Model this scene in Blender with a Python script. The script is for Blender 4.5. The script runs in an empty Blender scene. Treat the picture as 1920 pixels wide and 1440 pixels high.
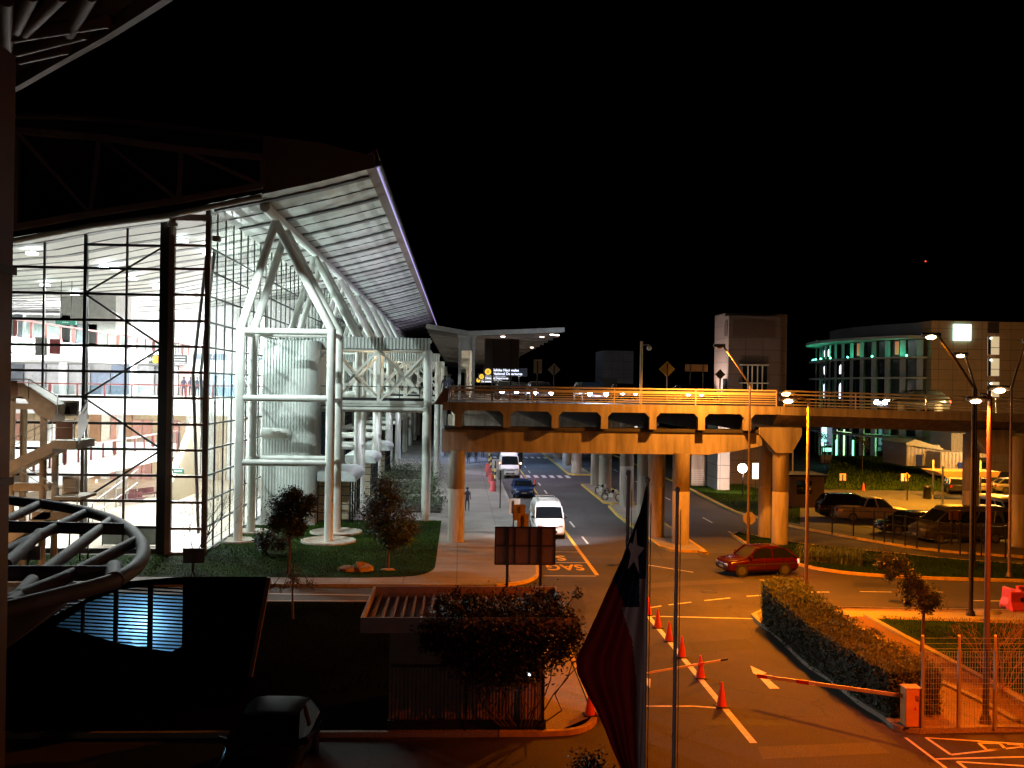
import bpy, bmesh, math, random
from mathutils import Vector, Matrix
random.seed(7)
S = bpy.context.scene
COL = S.collection
R = math.radians
F = 1867.0
H = 9.6
# ------------------------------------------------------------------ camera
yaw = math.atan(98 / F)
pit = math.atan(6.0 / F)
fw = Vector((math.sin(yaw) * math.cos(pit), math.cos(yaw) * math.cos(pit), math.sin(pit)))
rt0 = Vector((math.cos(yaw), -math.sin(yaw), 0))
up0 = rt0.cross(fw)
th = 0.0145
rt = (rt0 * math.cos(th) + up0 * math.sin(th)).normalized()
up = (-rt0 * math.sin(th) + up0 * math.cos(th)).normalized()
cd = bpy.data.cameras.new('camera')
cam = bpy.data.objects.new('camera', cd)
COL.objects.link(cam)
m = Matrix((rt, up, -fw)).transposed().to_4x4()
m.translation = Vector((0, 0, H))
cam.matrix_world = m
cd.sensor_width = 36
cd.lens = 36 * F / 1920
cd.clip_start = 0.1
cd.clip_end = 6000
S.camera = cam
# ------------------------------------------------------------------ world, exposure
S.view_settings.view_transform = 'Standard'
S.view_settings.look = 'None'
S.view_settings.exposure = 0.0
S.view_settings.gamma = 1.0
w = bpy.data.worlds.new('World')
S.world = w
w.use_nodes = True
nt = w.node_tree
bg = nt.nodes['Background']
sky = nt.nodes.new('ShaderNodeTexSky')
sky.sky_type = 'NISHITA'
sky.sun_disc = False
sky.sun_elevation = R(-6)
sky.sun_rotation = R(200)
nt.links.new(sky.outputs[0], bg.inputs[0])
bg.inputs[1].default_value = 0.004
C = S.cycles
C.use_denoising = True
C.max_bounces = 7
C.diffuse_bounces = 3
C.glossy_bounces = 3
C.transmission_bounces = 4
C.transparent_max_bounces = 12
C.sample_clamp_indirect = 4
C.sample_clamp_direct = 0
C.caustics_reflective = False
C.caustics_refractive = False

def lamp(kind, loc, energy, color, radius=0.15, target=None, angle=150, blend=0.6, sx=1, sy=1):
    l = bpy.data.lights.new(kind.lower() + '_light', kind)
    l.energy = energy
    l.color = color
    if kind == 'AREA':
        l.shape = 'RECTANGLE'; l.size = sx; l.size_y = sy
    elif kind != 'SUN':
        l.shadow_soft_size = radius
    if kind == 'SPOT':
        l.spot_size = R(angle); l.spot_blend = blend
    o = bpy.data.objects.new(kind.lower() + '_light', l)
    o.location = loc
    d = (Vector(target) - Vector(loc)) if target is not None else Vector((0, 0, -1))
    o.rotation_euler = d.to_track_quat('-Z', 'Y').to_euler()
    COL.objects.link(o)
    return o
moon = lamp('SUN', (0, 0, 50), 0.004, (0.8, 0.88, 1.0), target=(-20, 40, 0))
moon.data.angle = R(0.5)
# ------------------------------------------------------------------ pixel helpers (photo pixels 1920x1440 -> world)
def ray(px, py):
    return (rt * ((px - 960) / F) + up * ((720 - py) / F) + fw)
def G(px, py, z=0.0):
    d = ray(px, py); t = (z - H) / d.z
    return Vector((d.x * t, d.y * t, z))
def AT(px, py, Y):
    d = ray(px, py); t = Y / d.y
    return Vector((d.x * t, Y, H + d.z * t))
def ATX(px, py, X):
    d = ray(px, py); t = X / d.x
    return Vector((X, d.y * t, H + d.z * t))
# ------------------------------------------------------------------ materials
MATS = {}
def mat(name, col, rough=0.7, metal=0.0, var=0.15, scale=3.0, bump=0.0, bscale=None, spec=None, emit=None, estr=0.0, alpha_t=None, streak=False):
    if name in MATS: return MATS[name]
    m = bpy.data.materials.new(name); m.use_nodes = True
    n = m.node_tree.nodes; l = m.node_tree.links
    b = n['Principled BSDF']
    b.inputs['Roughness'].default_value = rough
    b.inputs['Metallic'].default_value = metal
    if spec is not None: b.inputs['Specular IOR Level'].default_value = spec
    tc = n.new('ShaderNodeTexCoord')
    mp = n.new('ShaderNodeMapping'); l.new(tc.outputs['Object'], mp.inputs[0])
    if streak: mp.inputs['Scale'].default_value = (1, 1, 0.12)
    nz = n.new('ShaderNodeTexNoise'); nz.inputs['Scale'].default_value = scale
    nz.inputs['Detail'].default_value = 6; nz.inputs['Roughness'].default_value = 0.6
    l.new(mp.outputs[0], nz.inputs['Vector'])
    rp = n.new('ShaderNodeValToRGB')
    rp.color_ramp.elements[0].position = 0.3; rp.color_ramp.elements[1].position = 0.72
    c0 = [max(0, c * (1 - var)) for c in col[:3]] + [1]; c1 = [min(1, c * (1 + var)) for c in col[:3]] + [1]
    rp.color_ramp.elements[0].color = c0; rp.color_ramp.elements[1].color = c1
    l.new(nz.outputs['Fac'], rp.inputs[0]); l.new(rp.outputs[0], b.inputs['Base Color'])
    if bump:
        n2 = n.new('ShaderNodeTexNoise'); n2.inputs['Scale'].default_value = bscale or scale * 8
        n2.inputs['Detail'].default_value = 4
        l.new(tc.outputs['Object'], n2.inputs['Vector'])
        bp = n.new('ShaderNodeBump'); bp.inputs['Strength'].default_value = bump; bp.inputs['Distance'].default_value = 0.02
        l.new(n2.outputs['Fac'], bp.inputs['Height']); l.new(bp.outputs[0], b.inputs['Normal'])
    if emit:
        b.inputs['Emission Color'].default_value = list(emit) + [1]
        b.inputs['Emission Strength'].default_value = estr
    MATS[name] = m
    return m
def glass_mat(name, tint=(0.95, 1, 0.98), refl=0.12, rough=0.02, wav=0.0):
    if name in MATS: return MATS[name]
    m = bpy.data.materials.new(name); m.use_nodes = True
    n = m.node_tree.nodes; l = m.node_tree.links
    n.remove(n['Principled BSDF']); out = n['Material Output']
    tr = n.new('ShaderNodeBsdfTransparent'); tr.inputs[0].default_value = (*tint, 1)
    gl = n.new('ShaderNodeBsdfGlossy'); gl.inputs['Roughness'].default_value = rough
    lw = n.new('ShaderNodeFresnel'); lw.inputs[0].default_value = 1.5
    ma = n.new('ShaderNodeMath'); ma.operation = 'MULTIPLY_ADD'; ma.inputs[1].default_value = 1.0; ma.inputs[2].default_value = refl
    ma.use_clamp = True
    l.new(lw.outputs[0], ma.inputs[0])
    mx = n.new('ShaderNodeMixShader'); l.new(ma.outputs[0], mx.inputs[0]); l.new(tr.outputs[0], mx.inputs[1]); l.new(gl.outputs[0], mx.inputs[2])
    if wav:
        tc = n.new('ShaderNodeTexCoord'); nz = n.new('ShaderNodeTexNoise'); nz.inputs['Scale'].default_value = 1.1
        nz.inputs['Detail'].default_value = 3
        mp = n.new('ShaderNodeMapping'); mp.inputs['Scale'].default_value = (1, 1, .22); l.new(tc.outputs['Object'], mp.inputs[0]); l.new(mp.outputs[0], nz.inputs['Vector'])
        bp = n.new('ShaderNodeBump'); bp.inputs['Strength'].default_value = 1; bp.inputs['Distance'].default_value = wav
        l.new(nz.outputs['Fac'], bp.inputs['Height']); l.new(bp.outputs[0], gl.inputs['Normal'])
    l.new(mx.outputs[0], out.inputs[0])
    MATS[name] = m
    return m
def ground_mat(name, col, var, tile=None, rough=0.85, cracks=False, cell=0.25, spec=.25):
    """asphalt / paving / soil with large stains, fine grain and optional slab joints"""
    if name in MATS: return MATS[name]
    m = bpy.data.materials.new(name); m.use_nodes = True
    n = m.node_tree.nodes; l = m.node_tree.links; b = n['Principled BSDF']
    tc = n.new('ShaderNodeTexCoord')
    a = n.new('ShaderNodeTexNoise'); a.inputs['Scale'].default_value = 0.22; a.inputs['Detail'].default_value = 8; a.inputs['Roughness'].default_value = 0.62
    l.new(tc.outputs['Object'], a.inputs['Vector'])
    f = n.new('ShaderNodeTexNoise'); f.inputs['Scale'].default_value = 22; f.inputs['Detail'].default_value = 3
    l.new(tc.outputs['Object'], f.inputs['Vector'])
    rp = n.new('ShaderNodeValToRGB'); rp.color_ramp.elements[0].position = 0.33; rp.color_ramp.elements[1].position = 0.68
    rp.color_ramp.elements[0].color = [c * (1 - var) for c in col] + [1]; rp.color_ramp.elements[1].color = [c * (1 + var) for c in col] + [1]
    l.new(a.outputs['Fac'], rp.inputs[0])
    r2 = n.new('ShaderNodeMapRange'); r2.inputs[3].default_value = 0.65; r2.inputs[4].default_value = 1.35; r2.inputs[1].default_value = .3; r2.inputs[2].default_value = .7
    l.new(f.outputs['Fac'], r2.inputs[0])
    mu = n.new('ShaderNodeMixRGB'); mu.blend_type = 'MULTIPLY'; mu.inputs[0].default_value = 1
    l.new(rp.outputs[0], mu.inputs[1]); l.new(r2.outputs[0], mu.inputs[2])
    last = mu.outputs[0]
    if cracks:
        v = n.new('ShaderNodeTexVoronoi'); v.feature = 'DISTANCE_TO_EDGE'; v.inputs['Scale'].default_value = cell
        nz = n.new('ShaderNodeTexNoise'); nz.inputs['Scale'].default_value = 1.3; nz.inputs['Detail'].default_value = 5
        l.new(tc.outputs['Object'], nz.inputs['Vector'])
        ad = n.new('ShaderNodeMixRGB'); ad.blend_type = 'ADD'; ad.inputs[0].default_value = 1.6
        l.new(tc.outputs['Object'], ad.inputs[1]); l.new(nz.outputs['Color'], ad.inputs[2]); l.new(ad.outputs[0], v.inputs['Vector'])
        rr = n.new('ShaderNodeMapRange'); rr.inputs[1].default_value = 0.0; rr.inputs[2].default_value = 0.006; rr.inputs[3].default_value = 0.55; rr.inputs[4].default_value = 1
        l.new(v.outputs['Distance'], rr.inputs[0])
        m2 = n.new('ShaderNodeMixRGB'); m2.blend_type = 'MULTIPLY'; m2.inputs[0].default_value = 1
        l.new(last, m2.inputs[1]); l.new(rr.outputs[0], m2.inputs[2]); last = m2.outputs[0]
    if tile:
        bk = n.new('ShaderNodeTexBrick'); bk.offset = tile[2] if len(tile) > 2 else 0.0
        bk.inputs['Scale'].default_value = 1; bk.inputs['Brick Width'].default_value = tile[0]; bk.inputs['Row Height'].default_value = tile[1]
        bk.inputs['Mortar Size'].default_value = 0.02; bk.inputs['Color1'].default_value = (1, 1, 1, 1); bk.inputs['Color2'].default_value = (.82, .82, .82, 1)
        bk.inputs['Mortar'].default_value = (.35, .35, .35, 1)
        l.new(tc.outputs['Object'], bk.inputs['Vector'])
        m3 = n.new('ShaderNodeMixRGB'); m3.blend_type = 'MULTIPLY'; m3.inputs[0].default_value = 1
        l.new(last, m3.inputs[1]); l.new(bk.outputs['Color'], m3.inputs[2]); last = m3.outputs[0]
    b.inputs['Specular IOR Level'].default_value = spec
    l.new(last, b.inputs['Base Color'])
    rg = n.new('ShaderNodeMapRange'); rg.inputs[3].default_value = rough - .12; rg.inputs[4].default_value = rough + .1
    l.new(a.outputs['Fac'], rg.inputs[0]); l.new(rg.outputs[0], b.inputs['Roughness'])
    bp = n.new('ShaderNodeBump'); bp.inputs['Strength'].default_value = .5; bp.inputs['Distance'].default_value = 0.01
    l.new(f.outputs['Fac'], bp.inputs['Height']); l.new(bp.outputs[0], b.inputs['Normal'])
    MATS[name] = m
    return m
def emit_mat(name, col, st, var=0.0):
    m = mat(name, [c * .5 for c in col], 0.5, emit=col, estr=st)
    return m
# ------------------------------------------------------------------ mesh kit
class MB:
    def __init__(s): s.v = []; s.f = []; s.sm = []
    def add(s, vs, fs, smooth=False):
        b = len(s.v); s.v += [Vector(x) for x in vs]
        for f in fs: s.f.append([i + b for i in f]); s.sm.append(smooth)
        return s
    def box(s, x0, x1, y0, y1, z0, z1):
        return s.add([(x0,y0,z0),(x1,y0,z0),(x1,y1,z0),(x0,y1,z0),(x0,y0,z1),(x1,y0,z1),(x1,y1,z1),(x0,y1,z1)],
                     [(0,3,2,1),(4,5,6,7),(0,1,5,4),(1,2,6,5),(2,3,7,6),(3,0,4,7)])
    def bar(s, p, q, w, h=None, upv=(0, 0, 1)):
        h = h or w; p = Vector(p); q = Vector(q); d = (q - p)
        if d.length < 1e-6: return s
        d.normalize(); u = Vector(upv)
        if abs(d.dot(u)) > .98: u = Vector((0, 1, 0))
        a = d.cross(u).normalized() * w / 2; b = a.cross(d).normalized() * h / 2
        vs = [p-a-b, p+a-b, p+a+b, p-a+b, q-a-b, q+a-b, q+a+b, q-a+b]
        return s.add(vs, [(0,3,2,1),(4,5,6,7),(0,1,5,4),(1,2,6,5),(2,3,7,6),(3,0,4,7)])
    def tube(s, pts, r, n=12, cap=True, r2=None):
        pts = [Vector(p) for p in pts]; k = len(pts); rings = []
        prev = None
        for i, p in enumerate(pts):
            d = (pts[min(i+1, k-1)] - pts[max(i-1, 0)]).normalized()
            if prev is None:
                u = Vector((0, 0, 1)) if abs(d.z) < .9 else Vector((0, 1, 0))
                a = d.cross(u).normalized()
            else:
                a = (prev - d * prev.dot(d)).normalized()
            prev = a; b = d.cross(a)
            rr = r if r2 is None else r + (r2 - r) * i / (k - 1)
            rings.append([p + (a * math.cos(t) + b * math.sin(t)) * rr for t in [2*math.pi*j/n for j in range(n)]])
        vs = [v for rg in rings for v in rg]; fs = []
        for i in range(k - 1):
            for j in range(n):
                fs.append((i*n+j, i*n+(j+1) % n, (i+1)*n+(j+1) % n, (i+1)*n+j))
        s.add(vs, fs, True)
        if cap:
            s.add(rings[0], [tuple(reversed(range(n)))]); s.add(rings[-1], [tuple(range(n))])
        return s
    def prism(s, poly, z0, z1):
        n = len(poly); vs = [(p[0], p[1], z0) for p in poly] + [(p[0], p[1], z1) for p in poly]
        ar = sum(poly[i][0]*poly[(i+1) % n][1]-poly[(i+1) % n][0]*poly[i][1] for i in range(n))
        fs = [tuple(range(n, 2*n)), tuple(reversed(range(n)))] + [(i, (i+1) % n, n+(i+1) % n, n+i) for i in range(n)]
        if ar < 0: fs = [tuple(reversed(f)) for f in fs]
        return s.add(vs, fs)
    def ext(s, prof, axis, a0, a1, smooth=False):
        """closed 2D profile extruded along axis 'x' or 'y' (profile = (other, z))"""
        n = len(prof)
        if axis == 'y': vs = [(p[0], a0, p[1]) for p in prof] + [(p[0], a1, p[1]) for p in prof]
        else: vs = [(a0, p[0], p[1]) for p in prof] + [(a1, p[0], p[1]) for p in prof]
        s.add(vs, [tuple(range(n)), tuple(reversed(range(n, 2*n)))])
        return s.add(vs, [(i, n+i, n+(i+1) % n, (i+1) % n) for i in range(n)], smooth)
    def quad(s, a, b, c, d): return s.add([a, b, c, d], [(0, 1, 2, 3)])
    def cone(s, c, r0, r1, h, n=16, axis=Vector((0, 0, 1))):
        return s.tube([Vector(c), Vector(c) + axis * h], r0, n, True, r1)
    def lathe(s, c, prof, n=20):
        c = Vector(c); vs = []; k = len(prof)
        for r_, z_ in prof:
            for j in range(n):
                t = 2*math.pi*j/n; vs.append(c + Vector((r_*math.cos(t), r_*math.sin(t), z_)))
        fs = [(i*n+j, i*n+(j+1) % n, (i+1)*n+(j+1) % n, (i+1)*n+j) for i in range(k-1) for j in range(n)]
        return s.add(vs, fs, True)
    def ball(s, c, r, sc=(1, 1, 1), n=12):
        return s.lathe(c, [(max(1e-4, r*sc[0]*math.sin(math.pi*i/8)), -r*sc[2]*math.cos(math.pi*i/8)) for i in range(9)], n)
    def ribbed(s, p, ud, L, vd, hgt, per, amp, nd):
        """corrugated sheet: start p, along ud length L, vd height, ribs normal nd"""
        p = Vector(p); ud = Vector(ud).normalized(); vd = Vector(vd); nd = Vector(nd)
        k = max(2, int(L / per * 4)); vs = []; fs = []
        for i in range(k + 1):
            o = amp if (i % 4) in (1, 2) else 0.0
            a = p + ud * (L * i / k) + nd * o
            vs += [a, a + vd * hgt]
        for i in range(k): fs.append((2*i, 2*i+2, 2*i+3, 2*i+1))
        return s.add(vs, fs)
    def build(s, name, mt, parent=None, base=None, sub=False, bevel=0):
        me = bpy.data.meshes.new(name)
        if parent is not None and base is None:
            rr = parent
            while rr.parent: rr = rr.parent
            base = rr.location
        off = Vector(base) if base is not None else Vector((0, 0, 0))
        me.from_pydata([tuple(v - off) for v in s.v], [], s.f)
        me.update()
        me.polygons.foreach_set('use_smooth', s.sm)
        me.materials.append(mt)
        o = bpy.data.objects.new(name, me); COL.objects.link(o)
        if parent is not None: o.parent = parent
        elif base is not None: o.location = off
        if bevel:
            bv = o.modifiers.new('bevel', 'BEVEL'); bv.width = bevel; bv.segments = 2; bv.limit_method = 'ANGLE'
        return o
def tag(o, label=None, cat=None, group=None, kind=None):
    if label: o['label'] = label
    if cat: o['category'] = cat
    if group: o['group'] = group
    if kind: o['kind'] = kind
    return o
def thing(name, label, cat, loc=(0, 0, 0), group=None, kind=None):
    o = bpy.data.objects.new(name, None); COL.objects.link(o); o.location = loc
    o.empty_display_size = .2
    return tag(o, label, cat, group, kind)
def struct(name, mb, mt):
    o = mb.build(name, mt); o['kind'] = 'structure'; return o
def copy_tree(o, loc=None, rz=None, label=None, parent=None):
    c = o.copy(); COL.objects.link(c)
    if parent is not None: c.parent = parent
    for ch in list(o.children): copy_tree(ch, parent=c)
    if loc is not None: c.location = loc
    if rz is not None: c.rotation_euler = (0, 0, rz)
    if label: c['label'] = label
    return c
def swap_mat(root, old, new):
    for ch in root.children:
        if ch.type == 'MESH' and ch.data.materials and ch.data.materials[0] == old:
            ch.data = ch.data.copy(); ch.data.materials[0] = new
        swap_mat(ch, old, new)
# ================================================================== materials used
M_asph = ground_mat('asphalt', (0.055, 0.053, 0.05), .35, cracks=True, cell=.16)
M_asph2 = ground_mat('asphalt_street', (0.075, 0.073, 0.075), .25, cracks=True, cell=.1)
M_pave = ground_mat('paving', (0.24, 0.22, 0.2), .22, tile=(2.6, 1.3))
M_conc_g = ground_mat('kerb_concrete', (0.27, 0.24, 0.2), .25)
M_soil = ground_mat('soil', (0.022, 0.018, 0.012), .4)
M_gravel = ground_mat('gravel', (0.13, 0.075, 0.05), .35)
M_dirt = ground_mat('earth_path', (0.2, 0.14, 0.09), .3)
M_earth = ground_mat('earth', (.03, .025, .018), .4)
M_turf = ground_mat('turf', (0.014, 0.032, 0.004), .45, spec=.02)
M_blade = mat('grass_blades', (0.018, 0.042, 0.005), .95, var=.5, scale=.7, spec=.0)
M_leaf = mat('leaves_dark', (0.014, 0.024, 0.008), .6, var=.6, scale=4)
M_leaf2 = mat('leaves_hedge', (0.05, 0.075, 0.02), .6, var=.5, scale=5)
M_bark = mat('bark', (0.09, 0.06, 0.04), .9, bump=.6)
M_white_l = mat('marking_white', (0.62, 0.6, 0.55), .7, var=.25, scale=5)
M_yel_l = mat('marking_yellow', (0.6, 0.38, 0.03), .7, var=.25, scale=5)
M_conc = mat('concrete', (0.33, 0.29, 0.24), .85, var=.42, scale=2.2, bump=.4, bscale=9, streak=True)
M_conc_d = mat('concrete_dark', (0.16, 0.15, 0.145), .85, var=.2, scale=1.5, bump=.3, streak=True)
M_whitesteel = mat('white_painted_steel', (0.62, 0.64, 0.6), .42, var=.12, scale=1.2, bump=.05)
M_galv = mat('galvanised_steel', (0.4, 0.39, 0.36), .42, .5, var=.12)
M_dark = mat('dark_metal', (0.02, 0.02, 0.022), .45, .3)
M_mull = mat('mullion_dark', (0.018, 0.018, 0.02), .4, .2)
M_brownf = mat('brown_frame', (0.2, 0.115, 0.085), .5)
M_white = mat('white_wall', (0.8, 0.79, 0.76), .6, var=.05)
M_cream = mat('cream_wall', (0.6, 0.5, 0.34), .6, var=.06)
M_orangeP = mat('orange_plastic', (0.75, 0.09, 0.02), .45, var=.1)
M_redP = mat('red_paint', (0.5, 0.02, 0.02), .35, var=.08)
M_black = mat('black_rubber', (0.012, 0.012, 0.012), .7)
M_carglass = mat('car_glass', (0.008, 0.01, 0.012), .06, 0, spec=.8)
M_signback = mat('sign_back', (0.13, 0.12, 0.13), .6, .1)

# ================================================================== ground, roads
struct('ground', MB().prism([(-1500, -300), (1500, -300), (1500, 2500), (-1500, 2500)], -.3, -.02), M_earth)
struct('road', MB().prism([(-90, -12), (150, -12), (150, 58), (14, 58), (14, 56), (-90, 56)], -.1, 0), M_asph)
struct('service_street', MB().prism([(3.9, 56), (14, 56), (14, 58), (150, 58), (150, 330), (3.9, 330)], -.1, 0), M_asph2)

def kerb(pts, mt, w=.16, h=.14, closed=False, name='kerb', z=0):
    mb = MB(); pts = [Vector((p[0], p[1], z + h/2)) for p in pts]
    if closed: pts.append(pts[0])
    for a, b in zip(pts, pts[1:]):
        d = (b - a).normalized() * w * .45
        mb.bar(a - d * .2, b + d * .2, w, h + .012)
    struct(name, mb, mt)
M_kerb_y = mat('kerb_yellow', (0.5, 0.34, 0.06), .8, var=.3, scale=3)
def smooth(pts, k=6):
    """Catmull-Rom through points"""
    out = []
    n = len(pts)
    for i in range(n - 1):
        p0 = pts[max(i-1, 0)]; p1 = pts[i]; p2 = pts[i+1]; p3 = pts[min(i+2, n-1)]
        for j in range(k):
            t = j / k
            out.append(tuple(.5*((2*p1[c]) + (-p0[c]+p2[c])*t + (2*p0[c]-5*p1[c]+4*p2[c]-p3[c])*t*t + (-p0[c]+3*p1[c]-3*p2[c]+p3[c])*t**3) for c in (0, 1)))
    out.append(tuple(pts[-1][:2])); return out
# arrivals pavement
corner = smooth([(0.4, 47.7), (1.9, 47.8), (3.2, 48.6), (4.0, 50.2), (4.25, 53)], 5)
struct('pavement', MB().prism([(-60, 47.7)] + corner + [(4.25, 330), (-60, 330)], 0.0, .13), M_pave)
kerb([(-60, 47.7), (-20, 47.7), (.4, 47.7)], M_conc_g)
kerb(corner[5:], M_kerb_y)
kerb([(4.25, 53), (4.25, 120), (4.25, 330)], M_conc_g)
# lawn
lawn = [(-26, 49.3)] + smooth([(-4.5, 49.3), (-2.2, 49.8), (-1.3, 51.2), (-1.15, 53)], 4) + [(-1.15, 70.2), (-9.6, 70.2), (-9.6, 67.4), (-13.9, 67.4), (-13.9, 58), (-17.2, 55.3), (-26, 55.3)]
struct('lawn', MB().prism(lawn, .1, .15), M_turf)
def inside(p, poly):
    c = False; j = len(poly) - 1
    for i in range(len(poly)):
        a, b = poly[i], poly[j]
        if (a[1] > p[1]) != (b[1] > p[1]) and p[0] < (b[0]-a[0])*(p[1]-a[1])/(b[1]-a[1])+a[0]: c = not c
        j = i
    return c
def grass(poly, n, z, h, mt, label, avoid=()):
    xs = [p[0] for p in poly]; ys = [p[1] for p in poly]; mb = MB(); k = 0
    while k < n:
        x = random.uniform(min(xs), max(xs)); y = random.uniform(min(ys), max(ys))
        if not inside((x, y), poly) or any((x-a)**2+(y-b)**2 < r*r for a, b, r in avoid): continue
        k += 1
        t = random.uniform(0, math.pi); hh = h * random.uniform(.5, 1.4); ww = .014
        dx, dy = math.cos(t)*ww, math.sin(t)*ww; lx, ly = random.uniform(-.04, .04), random.uniform(-.04, .04)
        mb.add([(x-dx, y-dy, z), (x+dx, y+dy, z), (x+lx, y+ly, z+hh)], [(0, 1, 2)])
    o = mb.build('grass', mt); tag(o, label, 'grass', kind='stuff')
RINGS = [(-7.75, 60.5, 1.65), (-7.75, 64.2, 1.65), (-13.15, 60.5, 1.1), (-13.15, 64.2, 1.1)]
grass(lawn, 30000, .15, .06, M_blade, 'short green grass of the lawn under the white steel frame', RINGS)
# concrete rings round the column feet
for x, y, r in RINGS:
    mb = MB().lathe((x, y, .13), [(r, 0), (r, .12), (r-.1, .13), (r-.14, .06), (.2, .05)], 40)
    struct('footing_ring', mb, M_conc)
# booth island
isl = [(-60, 27.4), (2.3, 27.4)] + smooth([(2.3, 27.4), (3.4, 27.6), (4.0, 28.5), (4.1, 30)], 4) + [(4.1, 41.8), (3.5, 43.3), (2.3, 43.9), (-60, 43.9)]
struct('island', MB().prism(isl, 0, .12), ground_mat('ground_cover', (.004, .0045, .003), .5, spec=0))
struct('island_pavement', MB().prism([(2.0, 27.55), (3.0, 27.6), (3.9, 28.6), (3.98, 30), (3.98, 41.6), (2.0, 43)], .1, .128), M_conc_g)
kerb([(-60, 27.4), (-20, 27.4), (1.2, 27.4)], M_conc_g)
kerb([(1.2, 27.4)] + isl[2:-3], M_kerb_y)
kerb([(4.1, 41.8), (3.5, 43.3), (2.3, 43.9), (-60, 43.9)], M_conc_g)
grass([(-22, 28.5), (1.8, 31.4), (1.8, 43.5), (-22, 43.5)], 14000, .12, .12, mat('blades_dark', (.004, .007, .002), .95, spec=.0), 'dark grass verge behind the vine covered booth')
# median islands with the viaduct columns
def island(poly, m_top, m_k, name='median', h=.13):
    struct(name, MB().prism(poly, 0, h), m_top); kerb(poly, m_k, closed=True)
island(smooth([(14.6, 80), (12.2, 80), (12.2, 62), (12.35, 59.6), (12.9, 58.4), (14.2, 58.2), (14.6, 59.2), (14.6, 80)], 3)[:-1], M_conc_g, M_kerb_y)
island([(12.2, 98), (12.2, 82.6), (12.8, 82), (14.6, 82), (14.6, 98)], M_conc_g, M_kerb_y)
island([(12.2, 230), (12.2, 110), (12.8, 109), (14.6, 109), (14.6, 230)], M_conc_g, M_kerb_y)
# roundabout island
ri_f = smooth([G(1373, 1004), G(1400, 1022), G(1440, 1040), G(1495, 1060), G(1560, 1073), G(1640, 1081), G(1760, 1087), G(1930, 1092), G(2100, 1100)], 4)
ri_b = smooth([G(2100, 1070), G(1930, 1062), G(1800, 1053), G(1700, 1043), G(1600, 1033), G(1515, 1024), G(1440, 1012), G(1385, 1001)], 3)
island(ri_f + ri_b, M_soil, M_kerb_y, 'roundabout')
ri = ri_f + ri_b
struct('roundabout_lawn', MB().prism([(x, y) for x, y in ri], .12, .134), M_turf)
grass(ri, 15000, .134, .09, M_blade, 'dry grass of the island beyond the junction')
# far right land
fr = [tuple(p[:2]) for p in (G(1300, 922), G(1380, 962), G(1440, 976), G(1477, 987), G(1560, 1003), G(1657, 1020), G(1765, 1035), G(1930, 1047), G(2100, 1060))]
fr = smooth(fr, 3)
struct('parking_ground', MB().prism([(22.3, 330), (22.3, 96)] + fr + [(140, 56), (140, 330)], 0, .13), M_asph2)
kerb([(22.3, 330), (22.3, 96)] + fr, M_kerb_y)
gp = [(22.5, 99), (22.5, 94)] + [tuple(p[:2]) for p in (G(1380, 960), G(1440, 974), G(1500, 986), G(1500, 950), G(1440, 925))] + [(28.5, 99)]
struct('green_bank', MB().prism(gp, .12, .16), M_turf)
grass(gp, 8000, .16, .1, M_blade, 'green lawn beside the concrete tower foot')
hb = [tuple(p[:2]) for p in (G(1545, 920), G(1845, 925), G(1860, 880), G(1560, 878), G(1380, 900), G(1400, 915))]
mb = MB(); y0 = min(p[1] for p in hb)
vs = [Vector((p[0], p[1], .14)) for p in hb[:2]] + [Vector((p[0], p[1], 1.6)) for p in hb[2:4]]
mb.add(vs, [(0, 1, 2, 3)]); struct('grass_slope', mb, M_turf)
mb = MB()
for _ in range(9000):
    a, b = random.random(), random.random()
    p = vs[0].lerp(vs[1], a).lerp(vs[3].lerp(vs[2], a), b)
    t = random.uniform(0, 6.28); q = Vector((math.cos(t), math.sin(t), 0)) * .05
    mb.add([p-q, p+q, p+Vector((0, 0, random.uniform(.08, .3)))], [(0, 1, 2)])
tag(mb.build('grass', mat('grass_blades_light', (.05, .08, .012), .9, var=.4, spec=0)), 'grass of the lit slope below the hotel', 'grass', kind='stuff')
# near right verge
vl = [tuple(G(x, y)[:2]) for x, y in ((1413, 1157), (1427, 1172), (1463, 1198), (1513, 1247), (1563, 1280), (1613, 1320), (1660, 1350), (1680, 1367), (1722, 1374))]
vr = [tuple(G(x, y)[:2]) for x, y in ((1830, 1371), (2000, 1368), (2300, 1372))]
vt = [tuple(G(x, y)[:2]) for x, y in ((2300, 1158), (1930, 1150), (1500, 1142), (1440, 1145))]
vls = smooth(vl, 4)
struct('verge', MB().prism(vls + vr + vt, 0, .125), M_dirt)
kerb(vls, M_conc_g, w=.2); kerb([vls[-1]] + vr, M_conc_g, w=.2); kerb(vt + [vl[0]], M_conc_g)
def sheet(name, pix, z, mt, th=.004):
    return struct(name, MB().prism([tuple(G(x, y, z)[:2]) for x, y in pix], z - .05, z + th), mt)
sheet('footpath', ((1440, 1146), (1500, 1143), (1930, 1151), (2300, 1160), (2300, 1175), (1930, 1163), (1560, 1157), (1455, 1158)), .127, M_conc_g)
sheet('gravel_strip', ((1575, 1156), (1623, 1156), (1713, 1203), (1840, 1270), (1930, 1322), (1930, 1362), (1905, 1350), (1837, 1313), (1740, 1267), (1673, 1213)), .129, M_gravel)
tp = ((1640, 1160), (1930, 1170), (2300, 1180), (2300, 1330), (1930, 1310), (1845, 1266), (1720, 1200))
sheet('verge_lawn', tp, .129, M_turf)
grass([tuple(G(x, y)[:2]) for x, y in tp], 12000, .13, .07, M_blade, 'dark grass around the small leaning tree')
mb = MB()
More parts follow.
